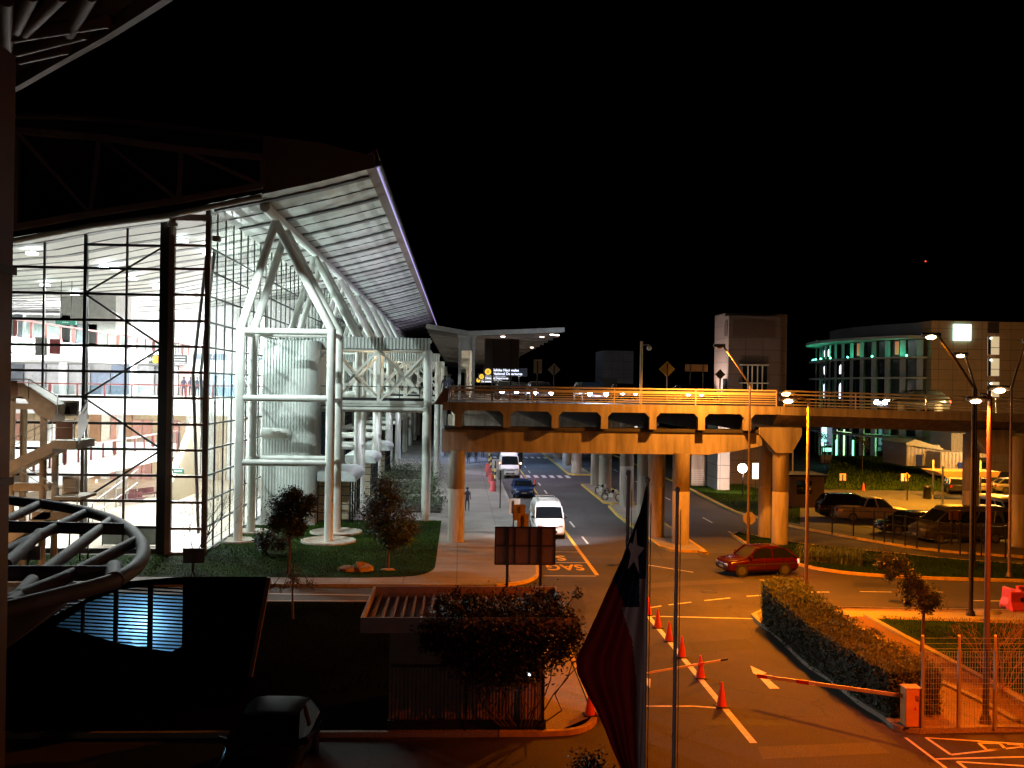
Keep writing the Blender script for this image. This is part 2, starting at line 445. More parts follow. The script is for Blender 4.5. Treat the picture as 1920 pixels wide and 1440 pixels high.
for ln in (((1570, 1155), (1673, 1213), (1740, 1267), (1837, 1313), (1907, 1352)), ((1623, 1153), (1713, 1203), (1840, 1270), (1925, 1319))):
    pts = [G(x, y, .16) for x, y in ln]
    for a, b in zip(pts, pts[1:]): mb.bar(a, b, .22, .1)
struct('path_edging', mb, M_conc_g)

# repairs, covers and tyre-polished patches in the asphalt
M_patch = ground_mat('asphalt_patch', (.03, .029, .028), .3, rough=.75); M_patch2 = ground_mat('asphalt_worn', (.075, .07, .064), .3, rough=.8)
for i, (pts, mt) in enumerate(((((1120, 1180), (1190, 1182), (1200, 1225), (1115, 1222)), M_patch), (((1290, 1205), (1400, 1198), (1420, 1216), (1300, 1224)), M_patch), (((1600, 1092), (1760, 1098), (1770, 1104), (1600, 1100)), M_patch), (((1330, 1350), (1480, 1352), (1490, 1362), (1320, 1360)), M_patch), (((1180, 1095), (1380, 1085), (1400, 1092), (1190, 1104)), M_patch2), (((1420, 1400), (1640, 1392), (1670, 1412), (1430, 1424)), M_patch2), (((1080, 1100), (1100, 1140), (1090, 1180), (1062, 1140)), M_patch))):
    struct('road_patch', MB().prism([tuple(G(x, y)[:2]) for x, y in pts], -.02, .002), mt)
for x, y in ((1330, 1110), (1150, 1060), (1680, 1128)):
    p = G(x, y); struct('drain_cover', MB().lathe(p, [(.36, 0), (.36, .004), (.3, .005), (.001, .005)], 24), M_dark)
p = G(1700, 1146, .13); p = G(1850, 1147, .13); struct('drain_cover', MB().lathe(p, [(.6, 0), (.6, .01), (.001, .012)], 24), M_conc_g)
# ------------------------------------------------------------------ painted markings
wl = MB(); yl = MB()
def line(mb, a, b, wd, z=.006, taper=None):
    a = Vector((a[0], a[1], z)); b = Vector((b[0], b[1], z)); d = (b - a).normalized(); nn = Vector((-d.y, d.x, 0)) * wd / 2
    mb.add([a - nn, b - nn, b + nn, a + nn], [(0, 1, 2, 3)])
def pl(mb, pts, wd, z=.006):
    q = [G(x, y, z) for x, y in pts]
    for a, b in zip(q, q[1:]): line(mb, a, b, wd, z)
pl(wl, ((1213, 1152), (1413, 1393)), .2)
pl(wl, ((1210, 1155), (1415, 1160)), .13)
pl(wl, ((1180, 1324), (1300, 1324), (1345, 1327)), .12)
for a, b in (((1208, 1141), (1240, 1136)), ((1254, 1134), (1296, 1129)), ((1321, 1126), (1369, 1121)), ((1400, 1118), (1440, 1115)), ((1496, 1110), (1555, 1110)), ((1612, 1109), (1672, 1110)), ((1725, 1110), (1768, 1110)), ((1424, 1087), (1500, 1093)), ((1823, 1126), (1885, 1127))):
    pl(wl, (a, b), .12)
pl(wl, ((1213, 1059), (1300, 1073)), .1)
pl(wl, ((1515, 1027), (1600, 1035), (1655, 1043)), .1); pl(wl, ((1715, 1044), (1800, 1054)), .1)
# side street lines
pl(wl, ((500, 1113), (700, 1116), (860, 1117), (905, 1120)), .12)
pl(wl, ((505, 1129), (560, 1128), (700, 1127)), .08)
# parking rows
for yy in (1035, 1055, 1080):
    D_ = G(1060, yy)
    line(wl, (4.4, D_.y), (7.1, D_.y), .1)
# yellow bay line
line(yl, (7.2, 50.9), (7.15, 78), .2)
line(yl, (7.15, 84), (7.15, 230), .14)
for k in range(22):
    y = 61.2 + k * 7.2
    if 103 < y < 110: continue
    line(wl, (8.05, y), (8.05, y + 2.9), .13)
for k in range(18):
    y = 64 + k * 7.2
    line(wl, (18.4, y), (18.4, y + 2.9), .13)
for cy in (107.2, 136):
    for k in range(9):
        x = 4.7 + k * .86 + .2
        wl.add([(x-.2, cy-1.5, .006), (x+.25, cy-1.5, .006), (x+.25, cy+1.5, .006), (x-.2, cy+1.5, .006)], [(0, 1, 2, 3)])
# arrows
def arrow(mb, pix):
    mb.add([G(x, y, .006) for x, y in pix], [tuple(range(len(pix)))])
arrow(wl, ((1407, 1248), (1438, 1262), (1430, 1264), (1462, 1291), (1443, 1291), (1419, 1265), (1412, 1262)))
arrow(wl, ((1204, 1268), (1220, 1273), (1219, 1290), (1206, 1280)))
# hatch at the lower right
for pts in (((1698, 1383), (1775, 1441), (1800, 1462)), ((1736, 1383), (1920, 1395)), ((1736, 1383), (1783, 1415), (1920, 1400)), ((1755, 1423), (1920, 1419)), ((1795, 1428), (1920, 1436)), ((1795, 1428), (1830, 1455)),
            ((1835, 1393), (1875, 1394), (1885, 1404), (1850, 1406), (1835, 1393)), ((1888, 1395), (1915, 1397), (1918, 1403))):
    pl(wl, pts, .09)
struct('white_markings', wl, M_white_l)
struct('yellow_markings', yl, M_yel_l)
def text_mesh(txt, size):
    c = bpy.data.curves.new('lettering', 'FONT'); c.body = txt; c.size = size; c.align_x = 'CENTER'; c.offset = .02 * size
    o = bpy.data.objects.new('lettering', c); COL.objects.link(o)
    dg = bpy.context.evaluated_depsgraph_get(); dg.update()
    me = bpy.data.meshes.new_from_object(o.evaluated_get(dg))
    bpy.data.objects.remove(o); return me
def lettering(txt, size, loc, rot, mt, sx=1, sy=1, name='lettering', parent=None):
    me = text_mesh(txt, size); me.materials.clear(); me.materials.append(mt)
    o = bpy.data.objects.new(name, me); COL.objects.link(o)
    o.location = loc; o.rotation_euler = rot; o.scale = (sx, sy, 1)
    if parent: o.parent = parent
    return o
a = lettering('SAG', 1.0, (5.75, 54.2 - .35, .007), (0, 0, math.pi), M_yel_l, 1.1, 2.3); a['kind'] = 'structure'; a.name = 'painted_letters'
b = lettering('SN', 1.0, (5.35, 57.0 - .3, .007), (0, 0, math.pi), M_yel_l, 1.25, 2.2); b['kind'] = 'structure'; b.name = 'painted_letters'

# ================================================================== viaduct
V = thing('viaduct', 'long concrete elevated road on round columns with a pale steel railing', 'viaduct', (9, 60, 0))
M_conc_shade = mat('concrete_shaded', (.055, .05, .047), .9, var=.3, scale=1.2, spec=.1)  # shade of the deck underside put into a darker concrete colour
MB().box(-1.0, 19.6, 60, 60.35, 8.16, 8.66).build('deck_edge', M_conc, V)
MB().box(-1.0, 19.6, 60.35, 230, 8.16, 8.56).build('deck', M_conc_shade, V)
for x in (-.06, 2.86, 5.8, 8.8, 11.76, 14.75, 17.6):
    MB().box(x-.205, x+.205, 60.4, 229, 7.17, 8.16).build('girder', M_conc_shade, V)
    mb = MB().box(x-.21, x+.21, 59.99, 60.4, 7.16, 8.16)
    for s_ in (-1, 1):
        mb.add([(x+s_*.21, 59.99, 8.16), (x+s_*.21, 59.99, 7.9), (x+s_*.45, 59.99, 8.16), (x+s_*.21, 60.4, 8.16), (x+s_*.21, 60.4, 7.9), (x+s_*.45, 60.4, 8.16)], [(0, 1, 2), (1, 4, 5, 2)])
    mb.build('girder_end', M_conc, V)
M_joint = mat('expansion_joint', (.05, .045, .04), .9)
MB().box(-.9, 18.9, 60.5, 61.7, 6.98, 7.18).build('bearing_strip', M_joint, V)
def capbeam(Y, x0=-1.05, x1=18.7):
    MB().ext([(x0, 7.0), (x0, 5.62), (15.3, 5.62), (17.0, 5.85), (x1, 6.2), (x1, 7.0)], 'y', Y+.35, Y+1.65).build('cap_beam', M_conc, V, bevel=.03)
for Y in (60.25, 92, 124, 156, 188): capbeam(Y)
def vcol(x, y, r=.52, top=5.7, mt=None):
    mb = MB().lathe((x, y, .0), [(r, 0), (r, 3.35), (r-.015, 3.36), (r-.015, 3.39), (r, 3.4), (r, top)], 28)
    mb.build('column', mt or M_conc, V)
vcol(-.1, 60.9, .5); vcol(13.7, 60.7, .53)
for x, y in ((12.75, 63.6), (13.4, 71), (13.6, 80), (13.1, 88.5), (13.5, 97), (13.2, 111), (13.3, 122), (13.3, 134), (13.3, 150), (13.3, 170), (13.3, 190), (-.1, 92.6), (-.1, 124.6), (-.1, 156.6)):
    vcol(x, y, .56, 7.2)
# ramp to the right
rp_z = lambda x: 8.56 - (x - 19.6) * .017
def rsec(x, Y): return x
mb = MB(); xs = [19.62, 24, 28, 32, 36, 42, 52, 70]
fy = lambda x: 60 - .0 * (x-19.6) - max(0, x - 34) ** 2 * .004
pr = []
for x in xs:
    z = rp_z(x); y = fy(x)
    pr.append([(x, y, z+.1), (x, y, z-.42), (x, y+.6, z-.45), (x, y+1.6, z-1.15), (x, y+7.5, z-1.15), (x, y+8.6, z-.45), (x, y+9.2, z-.42), (x, y+9.2, z)])
n = 8; vs = [p for r_ in pr for p in r_]
fs = [(i*n+j, i*n+(j+1) % n, (i+1)*n+(j+1) % n, (i+1)*n+j) for i in range(len(xs)-1) for j in range(n)]
mb.add(vs, fs); mb.add(pr[0], [tuple(range(8))]); mb.build('ramp_deck', M_conc, V)
for x, y in ((19.95, 60.8), (20.0, 63.8), (33.0, 62.6), (34.9, 60.4), (48, 60.5)):
    vcol(x, y, .5, 7.0)
for x, y in ((19.95, 60.8), (33.9, 61.6)):
    MB().ext([(x-1.5, 7.35), (x-1.5, 6.9), (x-.5, 5.8), (x+.5, 5.8), (x+1.1, 6.9), (x+1.1, 7.35)], 'y', y-.6, y+.6).build('column_head', M_conc, V)
# railing (one part per run), posts as part of its run
M_rail = mat('railing_paint', (0.68, 0.6, 0.48), .45, .2, var=.1)
def railing(x0, x1, step, bars, cols=M_rail):
    mb = MB(); k = int((x1 - x0) / step)
    for i in range(k + 1):
        x = x0 + (x1-x0) * i / k; z = rp_z(max(x, 19.6)) + .1; y = fy(max(x, 34)) + .12
        mb.bar((x, y, z), (x, y, z + .93), .07, .05)
        if i < k:
            xb = x0 + (x1-x0)*(i+1)/k; zb = rp_z(max(xb, 19.6)) + .1; yb = fy(max(xb, 34)) + .12
            for h, t in bars: mb.bar((x, y-.03, z+h), (xb, yb-.03, zb+h), .04, t)
            mb.tube([(x, y, z+.95), (xb, yb, zb+.95)], .05, 8, False)
    mb.build('railing', cols, V)
railing(-.6, 19.4, 4.85, [(.74, .17), (.56, .055), (.42, .055), (.28, .055), (.14, .055)])
railing(19.9, 60, 4.4, [(.74, .1), (.5, .06), (.3, .06), (.12, .06)])
mb = MB()
for i in range(36):
    y = 60.2 + i * 4.7
    mb.bar((-.85, y, 8.6), (-.85, y, 9.55), .06)
for h in (.2, .36, .52, .68, .95): mb.bar((-.85, 60.2, 8.6+h), (-.85, 225, 8.6+h), .05)
mb.build('railing', M_rail, V)
MB().ext([(-1.55, 8.5), (-.7, 8.5), (-.7, 9.5), (-.95, 9.45)], 'y', 60.02, 60.14).build('end_panel', M_brownf, V)
# upper road surface
MB().box(-.6, 19.2, 60.4, 228, 8.56, 8.575).build('road_surface', M_asph2, V)

# ================================================================== terminal
T = thing('terminal_building', 'large glazed airport terminal, brightly lit inside, with an overhanging curved roof', 'terminal building', (-20, 56, 0))
prof_px = [(-420, 470), (-200, 462), (30, 445), (170, 418), (320, 398), (400, 381), (500, 361), (600, 339), (697, 317)]
prof = [(AT(x, y, 55).x, AT(x, y, 55).z) for x, y in prof_px]
prof[-1] = (-4.86, 21.6)
def roofz(x):
    for a, b in zip(prof, prof[1:]):
        if a[0] <= x <= b[0]: return a[1] + (b[1]-a[1])*(x-a[0])/(b[0]-a[0])
    return prof[0][1] if x < prof[0][0] else prof[-1][1]
Y0, Y1 = 55.0, 216.0
M_soffit = mat('soffit_panels', (0.52, 0.52, 0.5), .38, .25, var=.22, scale=1.0, bump=.25, bscale=2.5)
M_ceil = mat('hall_ceiling', (0.72, 0.7, 0.64), .6, var=.05)
M_rib = mat('soffit_gutter', (0.1, 0.095, 0.095), .5, .3)
def resamp(x0, x1, st):
    k = max(1, int((x1-x0)/st)); return [(x0+(x1-x0)*i/k, roofz(x0+(x1-x0)*i/k)) for i in range(k+1)]
# outer soffit in corrugated planks (ribs along y)
def soffit(x0, x1, mt, name, per=.42, amp=.035, dz=0):
    pts = resamp(x0, x1, per); vs = []; fs = []
    P = []
    for i, (x, z) in enumerate(pts):
        P.append((x, z + (amp if i % 2 else 0) + dz))
    for x, z in P: vs += [(x, Y0+.02, z), (x, Y1, z)]
    for i in range(len(P)-1): fs.append((2*i, 2*i+1, 2*i+3, 2*i+2))
    MB().add(vs, fs).build(name, mt, T)
soffit(-14.0, -5.3, M_soffit, 'soffit')
soffit(prof[0][0], -14.02, M_ceil, 'hall_ceiling', amp=0.0, per=2)
rb = MB(); rb2 = MB()
def across(mb, Y, x0, x1, wd, hh):
    pts = resamp(x0, x1, 1.2)
    for a, b in zip(pts, pts[1:]): mb.bar((a[0], Y, a[1]-hh/2+.02), (b[0], Y, b[1]-hh/2+.02), wd, hh)
k = 0; Y = 56.9
while Y < Y1 - 1:
    thick = (k % 2 == 0)
    rb = MB(); across(rb, Y, -13.9, -5.3, .6 if thick else .12, .12 if thick else .05); rb.build('soffit_rib', M_rib, T)
    Y += 3.2; k += 1
Y = 57.6; k = 0; M_crib = mat('ceiling_rib_grey', (.16, .16, .155), .6)
while Y < 200:
    rb2 = MB(); across(rb2, Y, -48, -14.1, .62 if k % 2 == 0 else .14, .06); rb2.build('ceiling_rib', M_crib, T)
    Y += 2.4 if Y < 130 else 6; k += 1
# roof skin and eave
M_roof = mat('roof_cladding', (0.17, 0.12, 0.105), .55, .1, var=.1)
top_px = [(-420, 205), (-200, 206), (30, 212), (160, 216), (300, 230), (480, 252), (600, 268), (688, 290)]
top = [(AT(x, y, 55).x, AT(x, y, 55).z) for x, y in top_px]
mb = MB(); pr = top + [(-4.75, 22.6), (-4.62, 22.0), (-4.7, 21.62), (-5.3, roofz(-5.3)-.02)]
vs = []
for x, z in pr: vs += [(x, Y0, z), (x, Y1, z)]
mb.add(vs, [(2*i, 2*i+2, 2*i+3, 2*i+1) for i in range(len(pr)-1)]); mb.build('roof', M_roof, T)
M_edge = emit_mat('eave_glow', (0.55, 0.48, 1.0), .75)  # faint glowing line put in along the gutter edge
MB().tube([(-4.7, 55.2, 21.58), (-4.7, 210, 21.58)], .05, 8).build('eave_glow_line', M_edge, T)
MB().tube([(-4.62, Y0, 21.8), (-4.62, Y1, 21.8)], .16, 10).build('gutter', mat('gutter_metal', (.4, .38, .42), .25, .8), T)
# gable: solid ribbed end, chords and truss
gx = AT(492, 300, 55).x
mb = MB()
def topz(x):
    for a, b in zip(top, top[1:]):
        if a[0] <= x <= b[0]: return a[1]+(b[1]-a[1])*(x-a[0])/(b[0]-a[0])
    return top[-1][1] if x > top[-1][0] else top[0][1]
x = gx
while x < -4.9:
    x2 = min(x+.12, -4.85); off = .03 if int((x-gx)/.12+.5) % 2 else 0
    mb.add([(x, 54.98-off, roofz(x)-.05), (x2, 54.98-off, roofz(x2)-.05), (x2, 54.98-off, topz(x2)), (x, 54.98-off, topz(x))], [(0, 1, 2, 3)]); x = x2
mb.build('gable_cladding', M_roof, T)
mb = MB()
px = [(-300, 462), (30, 430), (170, 405), (335, 380), (492, 352)]
lo = [AT(a, b-4, 54.9) for a, b in px]; hi = [AT(a, b, 54.9) for a, b in ((-300, 245), (30, 245), (186, 258), (340, 280), (492, 295))]
for L_ in (lo, hi):
    for a, b in zip(L_, L_[1:]): mb.bar(a, b, .3, .34)
for i in (1, 2, 3, 4): mb.bar(lo[i], hi[i], .22)
for i in (1, 2, 3): mb.bar(hi[i], lo[i+1], .2)
mb.build('gable_truss', mat('truss_brown', (.2, .14, .12), .6), T)
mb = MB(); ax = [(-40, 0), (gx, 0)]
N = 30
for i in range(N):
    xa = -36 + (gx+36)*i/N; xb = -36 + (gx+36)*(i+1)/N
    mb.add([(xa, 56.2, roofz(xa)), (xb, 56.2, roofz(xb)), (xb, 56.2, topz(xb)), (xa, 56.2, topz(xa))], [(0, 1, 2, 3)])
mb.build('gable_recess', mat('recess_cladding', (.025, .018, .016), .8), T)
mb = MB(); pts = resamp(-45, gx, 1.0)
for a, b in zip(pts, pts[1:]): mb.tube([(a[0], 54.95, a[1]-.18), (b[0], 54.95, b[1]-.18)], .16, 10, False)
mb.build('eave_tube', M_whitesteel, T)
# front glass
GY = 56.0
hz_px = [460, 504, 552, 601, 649, 697, 745, 794, 842, 891, 939, 988]
zz = [AT(235, y, GY).z for y in hz_px]; zb = .25
xv = [AT(x, 720, GY).x for x in (-230, -150, -70, 4, 80, 157, 235, 310)]
gf = glass_mat('clear_glass', refl=.03, rough=.01)
mb = MB()
for i, x in enumerate(xv):
    wd = .18 if i % 2 else .11
    mb.bar((x, GY, zb), (x, GY, roofz(x)-.35), wd, .12, (0, 1, 0))
for z in zz:
    xe = xv[-1]
    xs0 = xv[5] if z > zz[1] - .0 + .5 else xv[0]
    mb.bar((xs0, GY-.02, z), (xe, GY-.02, z), .14, .145)
mb.bar((xv[0], GY, zb), (xv[-1], GY, zb), .14, .3)
mb.build('front_mullions', M_mull, T)
mb = MB(); A_ = xv[-1]
mb.box(AT(309, 0, GY).x, AT(326, 0, GY).x, GY-.15, GY+.4, .1, roofz(-16.5)-.3)
mb.build('corner_post', M_mull, T)
mb = MB(); zs_ = [zz[0]] + zz[2::2]; side = 0; xr, xl = xv[-1]-.1, xv[5]
for a, b in zip(zs_, zs_[1:]):
    mb.tube([((xr if side == 0 else xl), GY-.1, a), ((xl if side == 0 else xr), GY-.1, b)], .06, 8); side ^= 1
mb.build('brace_rods', M_dark, T)
mb = MB(); pts = resamp(-36, -15.9, 1.5)
for a, b in zip(pts, pts[1:]): mb.add([(a[0], GY+.05, .1), (b[0], GY+.05, .1), (b[0], GY+.05, b[1]), (a[0], GY+.05, a[1])], [(0, 1, 2, 3)])
mb.build('front_glass', gf, T)
# corner bay
bx0, bx1 = AT(326, 0, 55.6).x, AT(403, 0, 55.6).x
mb = MB(); zt = AT(360, 415, 55.6).z
mb.box(bx0, bx0+.3, 55.4, 55.7, .1, zt+.2); mb.box(bx1-.22, bx1, 55.4, 55.7, .1, zt+.2); mb.box(bx0, bx1, 55.38, 55.72, zt, zt+.35)
for z in zz: mb.box(bx0+.3, bx1-.22, 55.42, 55.6, z-.07, z+.07)
mb.box(bx0, bx1, 55.38, 55.75, .0, .3)
mb.build('bay_frame', M_brownf, T)
MB().quad((bx0, 55.7, .1), (bx1, 55.7, .1), (bx1, 55.7, zt), (bx0, 55.7, zt)).build('bay_glass', gf, T)
# side glass
gs = glass_mat('side_glass', (.75, .86, .83), refl=.16, rough=.03, wav=.5)
mb = MB()
SX = -14.0
for i in range(42):
    y = 55.9 + i * 2.05
    mb.bar((SX, y, .1), (SX, y, roofz(SX)), .07, .1, (0, 1, 0))
for z in zz + [zb]: mb.bar((SX+.02, 55.9, z), (SX+.02, 140, z), .08, .1)
mb.box(SX-.12, SX+.12, 55.72, 55.95, 0, roofz(SX)-.1)
mb.build('side_mullions', M_mull, T)
MB().quad((SX-.05, 55.9, .1), (SX-.05, 200, .1), (SX-.05, 200, roofz(SX)), (SX-.05, 55.9, roofz(SX))).build('side_glass', gs, T)
# long purlin tube
TX, TZ = -11.2, 19.65
mb = MB().tube([(TX, 57.2, TZ), (TX, 205, TZ)], .3, 16)
mb.build('purlin_tube', M_whitesteel, T)
# support frames
def frame(Y, first=None):
    o = None
    for z in (12.75, 8.72, 4.85):
        fr_ = MB()
        for dy in (0, 3.7): fr_.tube([(-13.15, Y+dy, z), (-7.75, Y+dy, z)], .19, 12)
        for x in (-13.15, -7.75): fr_.tube([(x, Y, z-.1), (x, Y+3.7, z-.1)], .15, 10)
        if o is None: o = fr_.build('support_frame', M_whitesteel, T)
        else: fr_.build('cross_beams', M_whitesteel, o)
    for y in (Y, Y+3.7):
        MB().bar((TX, y, TZ+.1), (TX, y, roofz(TX)+.1), .25).build('hanger', M_whitesteel, o)
    for x in (-13.15, -7.75):
        for dy in (0, 3.7):
            MB().tube([(x, Y+dy, .12), (x, Y+dy, 12.95)], .27, 16).build('column', M_whitesteel, o)
            MB().tube([(x, Y+dy, 12.9), (TX, Y+dy+.0, TZ-.3)], .25, 16).build('strut', M_whitesteel, o)
    return o
f0 = frame(60.5)
for k in range(1, 9): copy_tree(f0, loc=(0, 16.3*k, 0), parent=T)
# lamps under the roof on the struts, tower
M_corr = mat('corrugated_white', (0.42, 0.45, 0.43), .55, .05, var=.08)
mb = MB(); tx0, tx1, ty = -13.3, -10.35, 68.0
mb.ribbed((tx0, ty, .1), (1, 0, 0), tx1-tx0, (0, 0, 1), 12.45, .2, .012, (0, -1, 0))
# rounded right corner
k = 8
for i in range(k):
    a0 = math.pi/2*i/k; a1 = math.pi/2*(i+1)/k; r_ = .7
    p = lambda a: (tx1 + r_*math.sin(a), ty + r_ - r_*math.cos(a))
    mb.add([(*p(a0), .1), (*p(a1), .1), (*p(a1), 12.55), (*p(a0), 12.55)], [(0, 1, 2, 3)])
mb.ribbed((tx1+.7, ty+.7, .1), (0, 1, 0), 6.5, (0, 0, 1), 12.45, .2, .012, (1, 0, 0))
mb.box(tx0, tx1+.3, ty+.1, ty+7, 12.3, 12.6)
mb.build('stair_tower', M_corr, T)
MB().tube([(-13.15, 67.4, 6.3), (-12.0, 67.4, 6.3), (-11.75, 67.5, 6.28), (-11.6, 67.95, 6.2)], .36, 16).build('duct', M_whitesteel, T)
# gatehouse entrance with bright curved canopy
for i, yy in enumerate((69.5, 85.8, 102.1)):
    mb = MB(); pr = [(-9.6, 3.0), (-9.6, 3.65)] + [(-7.9 + .9*math.sin(a)*1.0, 3.05 + .6*math.cos(a)) for a in [math.pi/2*j/10 for j in range(11)]] + [(-7.0, 3.0)]
    mb.ext(pr, 'y', yy-1.0, yy+6, True)
    c_ = mb.build('entrance_canopy', mat('canopy_translucent', (.5, .54, .55), .4, emit=(.75, .9, 1), estr=0.0), T)
    mb = MB()
    for y in (yy-.6, yy+1, yy+2.6, yy+4.2, yy+5.6):
        mb.bar((-7.4, y, .13), (-7.4, y, 3.0), .12)
    for z in (.3, 1.2, 2.1, 2.95): mb.bar((-7.4, yy-.6, z), (-7.4, yy+5.6, z), .08)
    for x in (-9.6, -9.1, -8.5, -8.0, -7.4): mb.bar((x, yy-.6, .13), (x, yy-.6, 3.0), .07)
    for z in (.2, .8, 1.4, 2.0, 2.6, 3.0): mb.bar((-9.6, yy-.6, z), (-7.4, yy-.6, z), .06)
    mb.build('entrance_frame', M_mull, T)
    MB().box(-9.6, -7.6, yy+.5, yy+.6, .14, 3.0).build('entrance_wall', M_cream, T)
# doors and glazed wall behind first footbridge
mb = MB(); mb.box(-9.62, -8.5, 70.2, 70.3, 4.7, 8.4); mb.build('tower_door', mat('blue_door', (.05, .09, .13), .35), T)
mb = MB(); mb.box(-9.62, -3, 78, 78.2, 8.6, 12.2); 
MB().box(-14, -13.7, 75, 200, 4.0, 4.6).build('side_floor_edge', M_white, T)
# ------------------------------------------------ hall interior
M_tile = ground_mat('hall_tiles', (0.62, 0.52, 0.42), .06, tile=(1.2, 1.2), rough=.35)
MB().box(-60, -14.1, 56.1, 210, .0, .15).build('hall_floor', M_tile, T)
MB().box(-60, -14.2, 87.5, 210, 6.75, 8.3).build('gallery', M_white, T)
MB().box(-60, -27.2, 57.2, 120, 11.3, 12.25).build('upper_gallery', M_white, T)
MB().box(-60, -24.4, 58, 87.5, 3.2, 4.4).build('mezzanine', M_white, T)
M_railred = mat('handrail_red', (.2, .05, .04), .4)
M_gl2 = mat('balustrade_glass', (.45, .55, .52), .2, var=.1)
def balus(p, q, z, nm='balustrade'):
    p = Vector((*p, z)); q = Vector((*q, z)); L_ = (q-p).length; k = int(L_/2.2)
    mb = MB(); mb.bar(p+Vector((0, 0, 1.05)), q+Vector((0, 0, 1.05)), .12, .12)
    for i in range(k+1):
        a = p.lerp(q, i/k); mb.bar(a, a+Vector((0, 0, 1.05)), .12)
        if i % 4 == 2: mb.bar(a+Vector((0, 0, .1)), a+Vector((0, 0, .95)), .26, .1)
    o = mb.build(nm, M_railred, T)
    g_ = MB()
    for i in range(k):
        a = p.lerp(q, (i+.12)/k); b = p.lerp(q, (i+.88)/k)
        g_.quad(a+Vector((0, 0, .15)), b+Vector((0, 0, .15)), b+Vector((0, 0, .92)), a+Vector((0, 0, .92)))
    g_.build('glass_panel', glass_mat('rail_glass', (.75, .9, .88), refl=.1), o)
balus((-58, 87.3), (-14.4, 87.3), 8.3)
balus((-27.0, 57.4), (-27.0, 119), 12.25)
balus((-24.2, 58.2), (-24.2, 87), 4.4)
# back walls: shops on each level
rnd = random.Random(3)
cols = {'shop_red': (.55, .3, .28), 'shop_beige': (.62, .5, .38), 'shop_brown': (.34, .2, .13), 'shop_blue': (.4, .48, .62), 'shop_white': (.8, .8, .8), 'shop_grey': (.25, .27, .3)}
def shops(x0, x1, y, z0, z1, step, pal):
    x = x0
    while x < x1:
        wd = step * rnd.uniform(.6, 1.3); c = rnd.choice(pal)
        mb = MB().box(x, min(x+wd*.93, x1), y, y+.2, z0, z1 - rnd.choice((0, .0, .7)))
        mb.box(x+wd*.1, x+wd*.3, y-.06, y, z0+.3, z0+2.0)
        mb.build('shop_front', mat(c, cols[c], .5), T)
        x += wd
MB().box(-60, -14.2, 101, 101.2, 8.3, 18).build('upper_back_wall', M_white, T)
shops(-58, -14.5, 100.5, 8.3, 11.2, 1.9, ['shop_white', 'shop_white', 'shop_white', 'shop_red', 'shop_white', 'shop_white', 'shop_blue', 'shop_white', 'shop_grey'])
for x_ in (-44, -37, -30.5, -24.5, -18.5): MB().tube([(x_, 95, 8.3), (x_, 95, 17)], .35, 16).build('hall_column', M_white, T)
for x_ in (-47, -41, -35, -29, -23, -17): MB().box(x_-1.6, x_+1.6, 93, 93.25, 11.7, 12.3).build('shop_sign', mat('shop_sign_%s' % ('red' if int(x_) % 2 else 'dark'), (.5, .04, .05) if x_ in (-41, -23) else (.1, .12, .16), .5), T)
MB().box(-60, -14.2, 99, 99.2, .15, 6.7).build('lower_back_wall', M_cream, T)
shops(-50, -14.5, 98.6, .15, 6.6, 1.1, ['shop_beige', 'shop_brown', 'shop_white', 'shop_beige', 'shop_white', 'shop_beige', 'shop_red'])
for x_ in (-42, -36, -30, -24, -18): MB().tube([(x_, 90, .15), (x_, 90, 6.75)], .3, 16).build('hall_column', M_white, T)
shops(-58, -30, 84, 12.25, 15, 4, ['shop_grey', 'shop_beige', 'shop_white'])
shops(-33, -30.9, 66, 8.4, 11.0, 1.4, ['shop_red', 'shop_white'])
MB().box(-60, -27, 57.3, 60, 15.2, 16.3).build('curved_beam', mat('beam_grey', (.32, .33, .33), .6), T)
MB().box(-33, -28.5, 84, 88, 12.3, 17).build('core_wall', mat('core_grey', (.42, .4, .37), .6), T)
MB().ext([(87, .15), (87, 6.6), (77, .15)], 'x', -23.0, -22.4).build('stair_side', M_cream, T)
mb = MB()
for a, b in (((-23.4, 62, 4.6), (-21.0, 78, .9)),):
    pass
mb.tube([AT(150, 960, 66), AT(258, 880, 75)], .06, 8); mb.tube([AT(150, 985, 66), AT(258, 905, 75)], .05, 8)
for t in (0, .2, .4, .6, .8, 1): 
    a = AT(150, 960, 66).lerp(AT(258, 880, 75), t); mb.bar(a, (a.x, a.y, max(.2, a.z-1.6)), .06)
mb.build('escalator_rail', M_galv, T)
# slender leaning masts inside
for (a, b, yy) in (((163, 450), (160, 1030), 57.2), ((392, 440), (362, 700), 58), ((362, 700), (372, 1000), 58), ((402, 470), (376, 700), 58.6), ((376, 700), (384, 960), 58.6)):
    MB().tube([AT(*a, yy), AT(*b, yy)], .1, 10).build('wind_mast', M_whitesteel, T)
# ceiling lamps
M_lampw = emit_mat('lamp_white', (.85, .95, 1.0), 14)
lamps = [(195, 497), (250, 518), (295, 535), (140, 548), (190, 560), (240, 572), (343, 447), (390, 472), (60, 470), (345, 550), (85, 530), (215, 500)]
for (px_, py_) in lamps:
    # find the ceiling point along the ray
    d = ray(px_, py_); t = 56
    while t < 190:
        p = Vector((0, 0, H)) + d * t
        if p.z >= roofz(p.x) - .15: break
        t += .25
    p.z -= .12
    MB().lathe(p, [(.05, -.12), (.32, -.1), (.34, 0), (.1, .06)], 14).build('ceiling_lamp', M_lampw, T)
